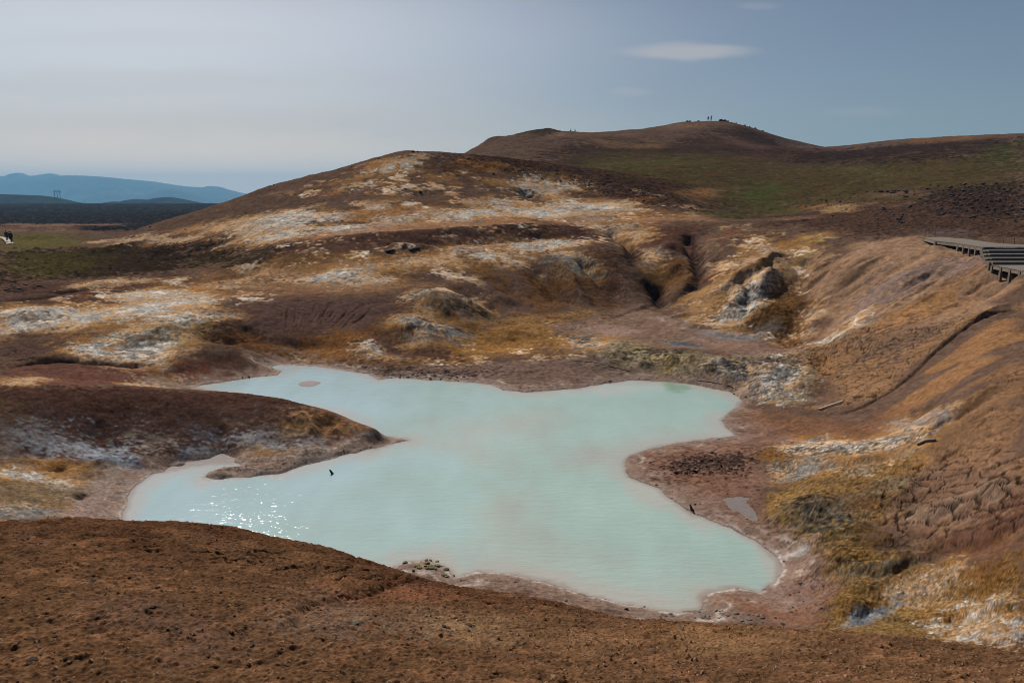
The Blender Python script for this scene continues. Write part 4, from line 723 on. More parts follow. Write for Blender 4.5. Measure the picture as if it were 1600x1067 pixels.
# puddle bed pressed into the mud
PUD = [(1130,779),(1150,776),(1172,778),(1165,786),(1178,796),(1186,812),(1176,815),(1156,800),(1140,794)]
pudXY = np.array([PZ(x, y, -9.86)[:2] for x, y in PUD]); win = window(pudXY, 1.0)
dp = segdist(XX[win], YY[win], pudXY, True); dp = np.where(inside(XX[win], YY[win], pudXY), -dp, dp)+fbm(XX[win]*3, YY[win]*3, 3, 71)*.05
z_ = Z[win]; z_ = np.where(dp < 0, np.minimum(z_, -9.86+dp*.25), np.where(dp < .8, np.maximum(z_, -9.86+dp*.10)*(1-sm(dp,0,.8))+z_*sm(dp,0,.8), z_)); Z[win] = z_
def kind(o, k): o['kind'] = k; return o
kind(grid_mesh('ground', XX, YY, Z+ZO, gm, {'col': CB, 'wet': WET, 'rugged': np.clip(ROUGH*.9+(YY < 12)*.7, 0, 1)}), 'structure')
print('ground', round(time.time()-T0,1))
# ---- bilinear look-ups on the finished ground
def gz(X, Y):
    v = math.log(Y+C0); u = X/(Y+C0); j = min(max(np.searchsorted(gb, v)-1, 0), NB-2); i = min(max(np.searchsorted(ga, u)-1, 0), NA-2)
    x = (u-ga[i])/(ga[i+1]-ga[i]); y = (v-gb[j])/(gb[j+1]-gb[j])
    return float((Z[j,i]*(1-x)+Z[j,i+1]*x)*(1-y)+(Z[j+1,i]*(1-x)+Z[j+1,i+1]*x)*y)
def land(px, py):
    """point of the finished ground in the direction of pixel (px,py)"""
    r, s = r_of(px, py), s_of(py); prev = 2.6; Y = prev
    while Y < 1500:
        if s*Y < gz(r*Y, Y):
            a, c = prev, Y
            for _ in range(14):
                q = (a+c)/2
                if s*q < gz(r*q, q): c = q
                else: a = q
            return Vector((r*c, c, gz(r*c, c)+ZO))
        prev = Y; Y *= 1.004
    return None
# ------------------------------------------------------------------ water
wm_, n, l, b = new_mat('milky_water')
at = n.new('ShaderNodeAttribute'); at.attribute_name = 'col'; l.new(at.outputs['Color'], b.inputs['Base Color'])
b.inputs['Roughness'].default_value = .085; b.inputs['IOR'].default_value = 1.33; b.inputs['Specular IOR Level'].default_value = .5
t = n.new('ShaderNodeTexCoord')
def wnoise(sx, sy, scale, rot, detail, rough=.5):
    mp = n.new('ShaderNodeMapping'); mp.inputs['Scale'].default_value = (sx, sy, 1); mp.inputs['Rotation'].default_value = (0, 0, math.radians(rot)); l.new(t.outputs['Object'], mp.inputs[0])
    q = n.new('ShaderNodeTexNoise'); q.inputs['Scale'].default_value = scale; q.inputs['Detail'].default_value = detail; q.inputs['Roughness'].default_value = rough; l.new(mp.outputs[0], q.inputs[0]); return q.outputs[0]
bp0 = n.new('ShaderNodeBump'); bp0.inputs['Distance'].default_value = .03; bp0.inputs['Strength'].default_value = .58; l.new(wnoise(.45, 1.5, 3.2, 14, 3), bp0.inputs['Height'])
bp1 = n.new('ShaderNodeBump'); bp1.inputs['Distance'].default_value = .008; bp1.inputs['Strength'].default_value = .9; l.new(wnoise(.6, 1.4, 11, -12, 3, .6), bp1.inputs['Height']); l.new(bp0.outputs[0], bp1.inputs['Normal'])
l.new(bp1.outputs[0], b.inputs['Normal'])
r = np.where((YY[:,0] > 13) & (YY[:,0] < 42))[0][::3]; c = np.where((ga > -.66) & (ga < .55))[0][::3]
ix = np.ix_(r, c); wX, wY, wS = XX[ix], YY[ix], SD[ix]
wc = np.empty(wX.shape+(3,)); wc[:] = lin((160,184,177))
def wt_(m, c, op): wc[:] = wc*(1-(m*op)[...,None])+lin(c)*(m*op)[...,None]
nn = fbm(wX*.25, wY*.25, 5, 81); n2 = fbm(wX*.9, wY*.35, 4, 82)
wt_(sm(-wX*.08+nn*.5, -.1, .9), (158,184,192), .9)
def wpatch(P, c, op, soft=2.2):
    q = np.array([PZ(x, y, WATER)[:2] for x, y in P]); dd = segdist(wX, wY, q, True); dd = np.where(inside(wX, wY, q), -dd, dd)+nn*2.6+n2*1.2
    wt_(sm(-dd, -soft, soft), c, op)
wpatch([(660,690),(720,660),(800,648),(850,650),(820,680),(780,700),(740,720),(660,700)], (182,176,168), .55)
wpatch([(740,860),(750,800),(790,780),(800,850),(900,900),(1050,930),(1090,952),(900,930),(760,900)], (178,168,160), .5, 2.0)
wpatch([(930,720),(980,690),(1060,680),(1130,670),(1130,690),(1000,710)], (178,168,158), .6); wpatch([(820,615),(940,602),(1020,598),(1050,605),(940,616)], (188,186,182), .6, .8)
wpatch([(1030,600),(1070,602),(1080,608),(1050,609)], (118,156,132), .8, .5)
wt_(sm(wS+n2*.9+nn*1.2, -1.1, -.1), (176,162,154), .55); wt_(sm(wS+n2*.2, -.2, 0), (142,124,114), .6)
wc *= (1+.12*nn+.08*n2)[...,None]
wc = np.clip(wc*.78, 0, .8)
kind(grid_mesh('pool_water', wX, wY, np.full(wX.shape, WATER+ZO), wm_, {'col': wc}), 'structure')
pm = mat('puddle_water', (.17,.14,.12), .2, 5, .1, .05, .5); 
def flat_poly(name, pts, z, m, thick=.0):
    bm = bmesh.new(); vs = [bm.verts.new((x, y, z)) for x, y in pts]; bm.faces.new(vs); me = bpy.data.meshes.new(name); bm.to_mesh(me); bm.free(); me.materials.append(m); o = bpy.data.objects.new(name, me); COL.objects.link(o); return o
cen = pudXY.mean(0); kind(flat_poly('puddle_water', [tuple(cen+(p-cen)*1.35) for p in pudXY], -9.863+ZO, pm), 'structure')
# ------------------------------------------------------------------ far mountains and hills
mt1 = mat('mountain_rock', (.07,.08,.09), .95, .002, .3, .3, .0); mt2 = mat('dark_lava_hill', (.022,.026,.03), .95, .02, .3, .3, .0)
def ridge(name, prof, Y, depth, m, seed, base=-.0125, amp=.1):
    P = np.array(prof, float); xs = np.linspace(P[0,0], P[-1,0], 360); ys = np.interp(xs, P[:,0], P[:,1]); nb = 60; v = np.linspace(-1, 1, nb)
    X = np.array([r_of(x, y)*Y for x, y in zip(xs, ys)])[None,:]*np.ones((nb,1)); top = np.array([s_of(y)*Y for y in ys])[None,:]
    Yg = Y+v[:,None]*depth*np.ones((1,360)); g = base*Yg-8; h = top-(base*Y-8)
    k = 5/depth; nz = fbm(X*k, Yg*k, 5, seed, .55, True); q = np.clip(1-np.abs(v)[:,None]**1.25*(1+.25*nz), 0, 1); q = q*q*(3-2*q)
    rag = fbm(X*k*5, Yg*k*5, 3, seed+5)*amp
    Zr = g+h*q*(1+rag*(1-q)*2+rag*.18)-(1-q)*depth*.004
    X2 = X*(Yg/Y)**.3
    return kind(grid_mesh(name, X2, Yg, Zr+ZO, m), 'structure')
ridge('mountains', [(-330,285),(-200,276),(-100,279),(-40,272),(0,276),(12,276),(22,272),(30,270.5),(37,273),(46,276),(58,275),(66,274),(74,272),(82,271.5),(88,275),(100,280),(140,290),(200,303),(300,318)], 9400, 900, mt1, 3, amp=.22)
ridge('mountains', [(-330,290),(-100,284),(0,281),(60,278),(88,275.5),(110,274.5),(135,275),(165,277),(200,280.5),(240,284),(262,287.5),(275,289.5),(290,291.5),(305,292.5),(318,293),(330,291),(342,292),(352,295.5),(362,298),(374,301),(390,304),(420,310),(480,316),(600,318)], 8400, 900, mt1, 9)
ridge('mountains', [(120,318),(150,303),(175,298),(200,303),(232,303),(250,296),(268,294),(290,298),(320,306),(350,311),(380,318)], 7000, 420, mt1, 14)
ridge('hills', [(160,320),(172,316),(180,315),(188,317),(200,313),(214,311),(232,312.5),(246,309.5),(262,308),(275,309.5),(290,312.5),(306,316),(320,319.5),(340,321)], 1900, 150, mt2, 21)
ridge('hills', [(-300,305),(-120,300),(-20,303),(0,303.5),(30,304.5),(60,305.5),(80,308),(98,312),(112,315.5),(130,318)], 1500, 150, mt2, 27)
# ------------------------------------------------------------------ object helpers
def link(name, bm, m, parent=None, smooth=False):
    me = bpy.data.meshes.new(name); bmesh.ops.recalc_face_normals(bm, faces=bm.faces); bm.to_mesh(me); bm.free()
    if smooth: me.polygons.foreach_set('use_smooth', [True]*len(me.polygons))
    if m: me.materials.append(m)
    o = bpy.data.objects.new(name, me); COL.objects.link(o)
    if parent: o.parent = parent
    return o
def thing(name, label, cat, loc, rz=0, group=None):
    o = bpy.data.objects.new(name, None); COL.objects.link(o); o.location = loc; o.rotation_euler = (0,0,rz); o['label'] = label; o['category'] = cat
    if group: o['group'] = group
    return o
def tag(o, label, cat, group=None):
    o['label'] = label; o['category'] = cat
    if group: o['group'] = group
    return o
def bx(bm, a, b, w, h, up=Vector((0,0,1)), bev=.0):
    a, b = Vector(a), Vector(b); d = (b-a); L = d.length; d.normalize()
    if abs(d.dot(up)) > .99: up = Vector((0,1,0))
    s = d.cross(up).normalized(); u = s.cross(d).normalized()
    vs = [bm.verts.new(p+s*(w/2*i)+u*(h/2*j)) for p in (a, b) for i, j in ((-1,-1),(1,-1),(1,1),(-1,1))]
    for f in ((0,1,2,3),(7,6,5,4),(0,4,5,1),(1,5,6,2),(2,6,7,3),(3,7,4,0)): bm.faces.new([vs[k] for k in f])
def tube(bm, P, R, seg=8):
    P = [Vector(p) for p in P]; rings = []
    for i, p in enumerate(P):
        d = (P[min(i+1, len(P)-1)]-P[max(i-1, 0)]).normalized(); up = Vector((0,0,1)) if abs(d.z) < .9 else Vector((1,0,0)); s = d.cross(up).normalized(); u = s.cross(d)
        r = R[i] if isinstance(R, (list, tuple)) else R
        rings.append([bm.verts.new(p+(s*math.cos(2*math.pi*k/seg)+u*math.sin(2*math.pi*k/seg))*r) for k in range(seg)])
    for a, b in zip(rings, rings[1:]):
        for k in range(seg): bm.faces.new((a[k], a[(k+1)%seg], b[(k+1)%seg], b[k]))
    bm.faces.new(rings[0][::-1]); bm.faces.new(rings[-1])
# ------------------------------------------------------------------ timber walkways
wood = mat('weathered_timber', (.145,.12,.095), .85, 9, .35, .4); woodd = mat('weathered_timber_edge', (.12,.105,.09), .9, 12, .3, .4)
def P3(px, py, z):
    q = PZ(px, py, z); return Vector((q[0], q[1], z+ZO))
def in_poly(p, P):
    c = False; j = len(P)-1
    for i in range(len(P)):
        if (P[i].y > p.y) != (P[j].y > p.y) and p.x < (P[j].x-P[i].x)*(p.y-P[i].y)/(P[j].y-P[i].y)+P[i].x: c = not c
        j = i
    return c
def clip_planks(bm, P, axis_x, pitch, gap, th, z):
    """planks laid across a deck outline: each plank a box cut to the outline"""
    lo = min((p.y if axis_x else p.x) for p in P); hi = max((p.y if axis_x else p.x) for p in P); t = lo+.001
    while t < hi:
        tm = t+pitch/2; xs = []
        for i in range(len(P)):
            a, b = P[i], P[(i+1)%len(P)]; ca, cb = (a.y, b.y) if axis_x else (a.x, b.x); da, db = (a.x, b.x) if axis_x else (a.y, b.y)
            if (ca > tm) != (cb > tm): xs.append(da+(db-da)*(tm-ca)/(cb-ca))
        xs.sort()
        for x0, x1 in zip(xs[::2], xs[1::2]):
            j = random.uniform(-.012, .012)
            if axis_x: bx(bm, (x0+j, tm, z-th/2), (x1+j, tm, z-th/2), pitch-gap, th)
            else: bx(bm, (tm, x0+j, z-th/2), (tm, x1+j, z-th/2), pitch-gap, th)
        t += pitch
bw = thing('boardwalk', 'weathered grey timber boardwalk with wide steps on the brown slope at the right edge', 'boardwalk', (0,0,0))
ZU = -3.25
up_poly = [P3(1444,371.5,ZU), P3(1462,376,ZU), P3(1493,379.5,ZU), P3(1535,386,ZU), Vector((36,44.0,ZU+ZO)), P3(1600,387,ZU)+Vector((2.6,0.9,0)), P3(1555,380,ZU), P3(1510,373.5,ZU), P3(1470,370.3,ZU)]
org = up_poly[3].copy(); org.z = gz(org.x, org.y)+ZO; bw.location = org
def bwlink(name, bm, m):
    bmesh.ops.translate(bm, verts=bm.verts, vec=-org); return link(name, bm, m, bw)
bm = bmesh.new(); clip_planks(bm, up_poly, True, .145, .012, .045, ZU+ZO); bwlink('deck', bm, wood)
for a, b in ((0,1),(1,2),(2,3)):
    bm = bmesh.new(); o_ = Vector((0,0,-.155)); bx(bm, up_poly[a]+o_, up_poly[b]+o_, .05, .17); bwlink('edge_beam', bm, wood)
def posts(edge, nposts, z, wd=.13, inset=-.06, over=.0):
    for k in range(nposts):
        t = k/(nposts-1) if nposts > 1 else .5; p = edge[0].lerp(edge[1], t); g = min(gz(p.x+dx, p.y+dy) for dx in (-.1,.1) for dy in (-.1,.1))+ZO
        bm = bmesh.new(); bx(bm, (p.x, p.y+inset, g-.35), (p.x, p.y+inset, z-.05+over), wd, wd, Vector((0,1,0))); bwlink('post', bm, wood)
posts((up_poly[0], up_poly[1]), 2, ZU+ZO, .2); posts((up_poly[2].lerp(up_poly[3], .1), up_poly[3]), 5, ZU+ZO, .13)
nst = 4; y0 = 44.0; z0 = ZU+ZO; xl = up_poly[3].x
for k in range(nst):
    z1 = z0-.17*(k+1); ya = y0-.72*k; yb = y0-.72*(k+1); x0 = xl-.38*k-.05
    bm = bmesh.new()
    for q in range(4): bx(bm, (x0, ya-.09-q*.18, z1-.02), (37.5, ya-.09-q*.18, z1-.02), .168, .045)
    bwlink('tread', bm, wood)
    bm = bmesh.new(); bx(bm, (x0+.02, ya+.0, z1+.055), (37.5, ya+.0, z1+.055), .035, .10); bwlink('riser', bm, woodd)
    bm = bmesh.new(); bx(bm, (x0, ya+.05, z1-.12), (x0, yb-.05, z1-.12), .06, .2); bwlink('side_beam', bm, wood)
    g = gz(x0, yb+.3)+ZO; bm = bmesh.new(); bx(bm, (x0-.05, yb+.2, g-.3), (x0-.05, yb+.2, z1-.03), .14, .14, Vector((0,1,0))); bwlink('post', bm, wood)
yl = y0-.72*nst; zl = z0-.17*(nst+1); xl2 = 28.9
low = [Vector((xl2, yl, zl)), Vector((37, yl, zl)), Vector((37, 33, zl)), Vector((27.5, 33, zl))]
bm = bmesh.new(); clip_planks(bm, low, False, .145, .012, .045, zl); bwlink('deck', bm, wood)
bm = bmesh.new(); o_ = Vector((-.02,0,-.15)); bx(bm, low[0]+o_, low[3]+o_, .05, .17); bwlink('edge_beam', bm, wood); bm = bmesh.new(); bx(bm, (xl2, yl+.02, zl+.06), (37, yl+.02, zl+.06), .035, .13); bwlink('riser', bm, woodd)
posts((low[0]+Vector((-.05,-.1,0)), low[3]), 9, zl, .14, 0)
# rope stakes beside it
iron = mat('dark_iron_stake', (.05,.045,.04), .6, 30, .2, .1)
stk = None
SL = {1445:'thin dark stake at the far left corner of the timber boardwalk', 1461:'tall thin stake just behind the left end of the boardwalk', 1513:'short thin stake behind the middle of the boardwalk', 1567:'thin stake with a slack rope behind the steps near the right edge', 1586:'leaning thin stake at the right edge behind the boardwalk steps'}
tops = {}
for px, py, h in ((1445,371,.62),(1461,370,.85),(1513,372,.45),(1567,383,.6),(1586,385,.6)):
    q = land(px, py-1.5) if px > 1500 else land(px, py-1); 
    if px == 1567 or px == 1586: q = Vector((r_of(px,py)*48, 48, gz(r_of(px,py)*48, 48)+ZO))
    o = thing('rope_stake', SL[px], 'stake', q, 0, 'thin rope stakes along the boardwalk')
    bm = bmesh.new(); ln = .16 if px == 1586 else 0; tube(bm, [(0,0,-.2),(-ln*.5,0,h*.5),(-ln,0,h)], .016, 6); link('rod', bm, iron, o)
    bm = bmesh.new(); tube(bm, [(-ln-.03,0,h),(-ln,0,h+.035),(-ln+.03,0,h)], .008, 5); link('rope_eye', bm, iron, o); tops[px] = q+Vector((-ln,0,h))
ropem = mat('pale_rope', (.35,.30,.22), .9, 60, .2, .2)
def rope(a, b, sag, label):
    bm = bmesh.new(); P = [a.lerp(b, t/10)-Vector((0,0,sag*4*(t/10)*(1-t/10))) for t in range(11)]; tube(bm, P, .012, 5); tag(link('rope', bm, ropem), label, 'rope')
rope(tops[1567], tops[1586], .12, 'slack rope hanging between two stakes behind the steps'); rope(tops[1445], tops[1461], .2, 'thin rope strung between two stakes at the boardwalk end')
# pale path boards at the left edge
pp = [land(-14,369.5), land(0,371.5), land(8,373.5), land(13,378), land(16,382)]; pp = [p for p in pp if p]
pale = mat('pale_timber', (.22,.19,.155), .85, 8, .2, .2)
b2w = thing('boardwalk', 'pale timber walkway curving through the grass at the left edge', 'boardwalk', pp[2])
bm = bmesh.new(); sl = []
for a, b in zip(pp, pp[1:]):
    L = (b-a).length; m_ = max(2, int(L/.5))
    for k in range(m_): sl.append((a.lerp(b, (k+.5)/m_), (b-a).normalized()))
zf = np.convolve(np.pad([p.z for p, _ in sl], 8, 'edge'), np.ones(17)/17, 'valid')
for (p, d), z in zip(sl, zf):
    s = Vector((-d.y, d.x, 0)).normalized()*.5; q = Vector((p.x, p.y, z+.14)); bx(bm, q-s, q+s, .47, .06)
bmesh.ops.translate(bm, verts=bm.verts, vec=-pp[2]); link('deck', bm, pale, b2w)
for k in range(0, len(sl), max(1, len(sl)//8)):
    p, d = sl[k]; bm = bmesh.new(); q = Vector((p.x, p.y, zf[k])); bx(bm, q+Vector((0,0,-.5)), q+Vector((0,0,.10)), .14, .14, Vector((0,1,0))); bmesh.ops.translate(bm, verts=bm.verts, vec=-pp[2]); link('post', bm, pale, b2w)
# ------------------------------------------------------------------ people
def skin(name, V, E_, R, m, parent, root=0, sub=1):
    me = bpy.data.meshes.new('t'); me.from_pydata([Vector(v) for v in V], E_, []); o = bpy.data.objects.new('t', me); COL.objects.link(o)
    md = o.modifiers.new('s', 'SKIN'); md.use_smooth_shade = True
    for i, r in enumerate(R):
        sv = me.skin_vertices[0].data[i]; sv.radius = r if isinstance(r, tuple) else (r, r); sv.use_root = (i == root)
    ms = o.modifiers.new('u', 'SUBSURF'); ms.levels = sub; ms.render_levels = sub
    dg = bpy.context.evaluated_depsgraph_get(); nm = bpy.data.meshes.new_from_object(o.evaluated_get(dg)); bpy.data.objects.remove(o); nm.name = name
    nm.materials.clear(); nm.materials.append(m); q = bpy.data.objects.new(name, nm); COL.objects.link(q); q.parent = parent; return q
skinm = mat('skin', (.45,.27,.19), .6, 20, .05, .0)
def cloth(nm, c): return mat(nm, c, .9, 30, .15, .2)
def person(loc, rz, label, group, jacket, trousers, hair=(.05,.03,.02), h=1.75, stride=.12, arm='down', lean=0., pack=None):
    o = thing('person', label, 'person', loc, rz, group); o.scale = (h/1.75,)*3
    s = stride; L = lean
    J = {'pel':(0,0,.93),'waist':(0,L*.3,1.08),'chest':(0,L*.7,1.30),'neck':(0,L,1.47),'jaw':(0,L+.03,1.56),'head':(0,L+.015,1.66),'crown':(0,L,1.72),
         'hl':(-.10,0,.90),'kl':(-.11,s*.6+.03,.50),'al':(-.12,s*.5,.09),'tl':(-.13,s*.5+.17,.035),'hr':(.10,0,.90),'kr':(.11,-s*.2+.03,.50),'ar':(.12,-s*1.0,.09),'tr':(.13,-s*1.0+.17,.035),
         'sl':(-.19,L,1.42),'el':(-.25,L-.03,1.14),'wl':(-.24,L+.07,.90),'fl':(-.23,L+.10,.80),'sr':(.19,L,1.42),'er':(.25,L-.03,1.14),'wr':(.24,L+.07,.90),'fr':(.23,L+.10,.80)}
    if arm == 'camera': J.update(el=(-.27,L+.10,1.22), wl=(-.12,L+.26,1.46), fl=(-.06,L+.27,1.52), er=(.27,L+.10,1.22), wr=(.12,L+.26,1.46), fr=(.06,L+.27,1.52))
    R = dict(pel=.145,waist=.12,chest=.15,neck=.055,jaw=.07,head=.095,crown=.06,hl=.09,kl=.058,al=.042,tl=.035,hr=.09,kr=.058,ar=.042,tr=.035,sl=.06,el=.042,wl=.028,fl=.03,sr=.06,er=.042,wr=.028,fr=.03)
    K = list(J); I_ = {k: i for i, k in enumerate(K)}
    ed = ['pel-waist','waist-chest','chest-neck','neck-jaw','jaw-head','head-crown','pel-hl','hl-kl','kl-al','al-tl','pel-hr','hr-kr','kr-ar','ar-tr','chest-sl','sl-el','el-wl','wl-fl','chest-sr','sr-er','er-wr','wr-fr']
    skin('body', [J[k] for k in K], [tuple(I_[q] for q in e.split('-')) for e in ed], [R[k] for k in K], skinm, o)
    def part(nm, keys, eds, grow, m):
        ii = {k: i for i, k in enumerate(keys)}; skin(nm, [J[k] for k in keys], [tuple(ii[q] for q in e.split('-')) for e in eds], [R[k]*grow+.012 for k in keys], m, o)
    part('jacket', ['chest','waist','pel','sl','el','wl','sr','er','wr'], ['waist-chest','pel-waist','chest-sl','sl-el','el-wl','chest-sr','sr-er','er-wr'], 1.15, cloth('jacket_cloth', jacket))
    part('trousers', ['pel','hl','kl','al','hr','kr','ar'], ['pel-hl','hl-kl','kl-al','pel-hr','hr-kr','kr-ar'], 1.12, cloth('trouser_cloth', trousers))
    bm = bmesh.new(); bmesh.ops.create_icosphere(bm, subdivisions=2, radius=.108); bmesh.ops.translate(bm, verts=bm.verts, vec=(0, L-.02, 1.69)); link('hair', bm, cloth('hair', hair), o, True)
    if pack:
        bm = bmesh.new(); bx(bm, (0, L-.20, 1.02), (0, L-.20, 1.44), .30, .18, Vector((0,1,0))); bmesh.ops.bevel(bm, geom=bm.edges[:], offset=.04, segments=2); tag_ = link('backpack', bm, cloth('pack_cloth', pack), None, True)
        tag_.location = loc; tag_.rotation_euler = (0,0,rz); tag_.scale = o.scale; tag(tag_, pack_label, 'backpack')
    return o
def onwalk(px, py, up_=.17):
    q = land(px, py); q.z += up_; return q
person(onwalk(11.5,378), .4, 'person in dark clothes, leftmost of three on the pale walkway', 'walkers on the pale walkway', (.02,.02,.025), (.02,.02,.03), stride=.16)
person(onwalk(15.5,377), -.3, 'person in dark blue jacket, middle of three on the pale walkway', 'walkers on the pale walkway', (.02,.03,.06), (.015,.015,.02), stride=.15)
person(onwalk(18.5,380.5), .2, 'person in black, nearest and rightmost of three on the pale walkway', 'walkers on the pale walkway', (.012,.012,.016), (.012,.012,.016), stride=.18, h=1.85)
def behind(q, d):
    k = 1+d/q.y; return Vector((q.x*k, q.y*k, gz(q.x*k, q.y*k)+ZO))
def oncrest(px, Yg):
    """standing on the highest visible ground of column px near distance Yg"""
    best = None
    for k in range(80):
        Y = Yg*(.88+.24*k/79); r = r_of(px, 205); z = gz(r*Y, Y)
        if best is None or z/Y > best[0]: best = (z/Y, Vector((r*Y, Y, z+ZO)))
    return best[1]
person(oncrest(1105.5, 250), 2.6, 'person in dark jacket and pale trousers on the summit, left of two', 'two people on the summit', (.015,.018,.03), (.30,.26,.22), h=1.72)
person(oncrest(1110, 250), -2.4, 'person in dark jacket and pale trousers on the summit, right of two', 'two people on the summit', (.015,.018,.03), (.30,.26,.22), h=1.85, arm='camera')
person(behind(oncrest(891, 215), 16), -1.2, 'distant dark figure leaning forward on the back ridge left of the summit', 'distant people on the back ridge', (.04,.05,.05), (.04,.04,.05), lean=.22, stride=.25, h=1.7)
person(behind(oncrest(898.5, 218), 14), 1.0, 'distant dark figure on the back ridge, right of the leaning one', 'distant people on the back ridge', (.05,.02,.04), (.04,.03,.04), h=1.3)
# ------------------------------------------------------------------ pylons
steel = mat('galvanised_steel', (.10,.11,.12), .6, 3, .1, .0)
def pylon(px, py, Y, H, label):
    r = r_of(px, py); loc = Vector((r*Y, Y, s_of(py)*Y+ZO-1)); o = thing('power_pylon', label, 'pylon', loc, .2, 'power pylons on the plain'); w = H*.27
    for sx in (-1, 0, 1):
        bm = bmesh.new(); th = H*.02; x = sx*w
        bx(bm, (x-th, 0, -2), (x-th*.6, 0, H*(.80 if sx == 0 else .84)), th, th, Vector((0,1,0))); bx(bm, (x+th, 0, -2), (x+th*.6, 0, H*(.80 if sx == 0 else .84)), th, th, Vector((0,1,0)))
        for k in range(10): bx(bm, (x-th, 0, H*.08*k), (x+th, 0, H*.08*(k+1)), th*.5, th*.5)
        link('leg', bm, steel, o)
    bm = bmesh.new(); bx(bm, (-w*1.45, 0, H*.72), (w*1.45, 0, H*.72), H*.02, H*.025); bx(bm, (-w*1.3, 0, H*.76), (w*1.3, 0, H*.76), H*.015, H*.015)
    for k in range(10): bx(bm, (-w*1.3+w*.26*k, 0, H*(.72 if k%2 else .76)), (-w*1.3+w*.26*(k+1), 0, H*(.76 if k%2 else .72)), H*.01, H*.01)
    link('crossarm', bm, steel, o)
    for sx in (-.55, .55):
        bm = bmesh.new(); bx(bm, (sx*w-w*.18, 0, H*.74), (sx*w, 0, H*1.0), H*.018, H*.018); bx(bm, (sx*w+w*.18, 0, H*.74), (sx*w, 0, H*1.0), H*.018, H*.018); bx(bm, (sx*w-w*.1, 0, H*.86), (sx*w+w*.1, 0, H*.86), H*.012, H*.012); link('peak', bm, steel, o)
    for sx in (-1.25, 0, 1.25):
        bm = bmesh.new(); tube(bm, [(sx*w, 0, H*.71), (sx*w, 0, H*.62)], H*.008, 6); link('insulator', bm, steel, o)
pylon(90, 309.5, 1450, 19, 'lattice steel pylon standing on the plain before the blue mountains at left')
pylon(329, 320.5, 3600, 20, 'tiny far pylon beside the hill flank right of the dark hill')
pylon(132, 316.5, 4200, 20, 'tiny far pylon on the plain between the tall pylon and the dark hill')
# ------------------------------------------------------------------ rocks
rockd = mat('dark_lava_rock', (.055,.043,.040), .95, 3, .4, .8, .1, .06); rockb = mat('brown_lava_rock', (.10,.066,.055), .95, 3, .4, .8, .1, .06); rockg = mat('grey_crusted_rock', (.16,.15,.12), .9, 6, .45, .8, .1, .04)
moss = mat('mossy_crust', (.16,.145,.07), .95, 8, .5, .8, .1, .04)
ROCKS = []
for k in range(14):
    rr_ = random.Random(100+k); bm = bmesh.new(); bmesh.ops.create_icosphere(bm, subdivisions=3, radius=1)
    pl = [(Vector([rr_.gauss(0,1) for _ in range(3)]).normalized(), rr_.uniform(.5,.85)) for _ in range(9)]
    off = rr_.uniform(0, 100)
    from mathutils import noise as MN
    for v in bm.verts:
        p = v.co.copy()
        for nrm, dd in pl:
            q = p.dot(nrm)
            if q > dd: p -= nrm*(q-dd)*.85
        p += p*.16*MN.fractal(p*1.7+Vector((off,0,0)), 1, 2, 3); p += p*.05*MN.noise(p*6+Vector((off,3,0))); p.z *= .78; v.co = p
    me = bpy.data.meshes.new('rock'); bm.to_mesh(me); bm.free(); me.polygons.foreach_set('use_smooth', [True]*len(me.polygons)); ROCKS.append(me)
def rock_mesh(k, m):
    key = 'rock_%d_%s' % (k, m.name)
    if key in bpy.data.meshes: return bpy.data.meshes[key]
    c = ROCKS[k].copy(); c.name = key; c.materials.clear(); c.materials.append(m); return c
NROCK = [0]
def rock_tf(q, size, squash, sink, rr_):
    loc = q+Vector((0,0,size*(.5-sink)*squash)); sc = Vector((size*rr_.uniform(.85,1.3), size*rr_.uniform(.8,1.1), size*squash*rr_.uniform(.8,1.1)))
    return loc, Euler((rr_.uniform(-.2,.2), rr_.uniform(-.2,.2), rr_.uniform(0,6.28))), sc, rr_.randrange(14)
def rock(q, size, m, label, group=None, name='rock', squash=1., sink=.2, tf=None):
    loc, rot, sc, k = tf or rock_tf(q, size, squash, sink, random)
    o = bpy.data.objects.new(name, rock_mesh(k, m)); COL.objects.link(o); o.location = loc; o.rotation_euler = rot; o.scale = sc; NROCK[0] += 1
    tag(o, label, 'rock', group); return o
def rock_px(px, py, wpx, m, label, group=None, **k):
    q = land(px, py)
    if q is None: return
    return rock(q, wpx/2*q.y/F*1.0, m, label, group, **k)
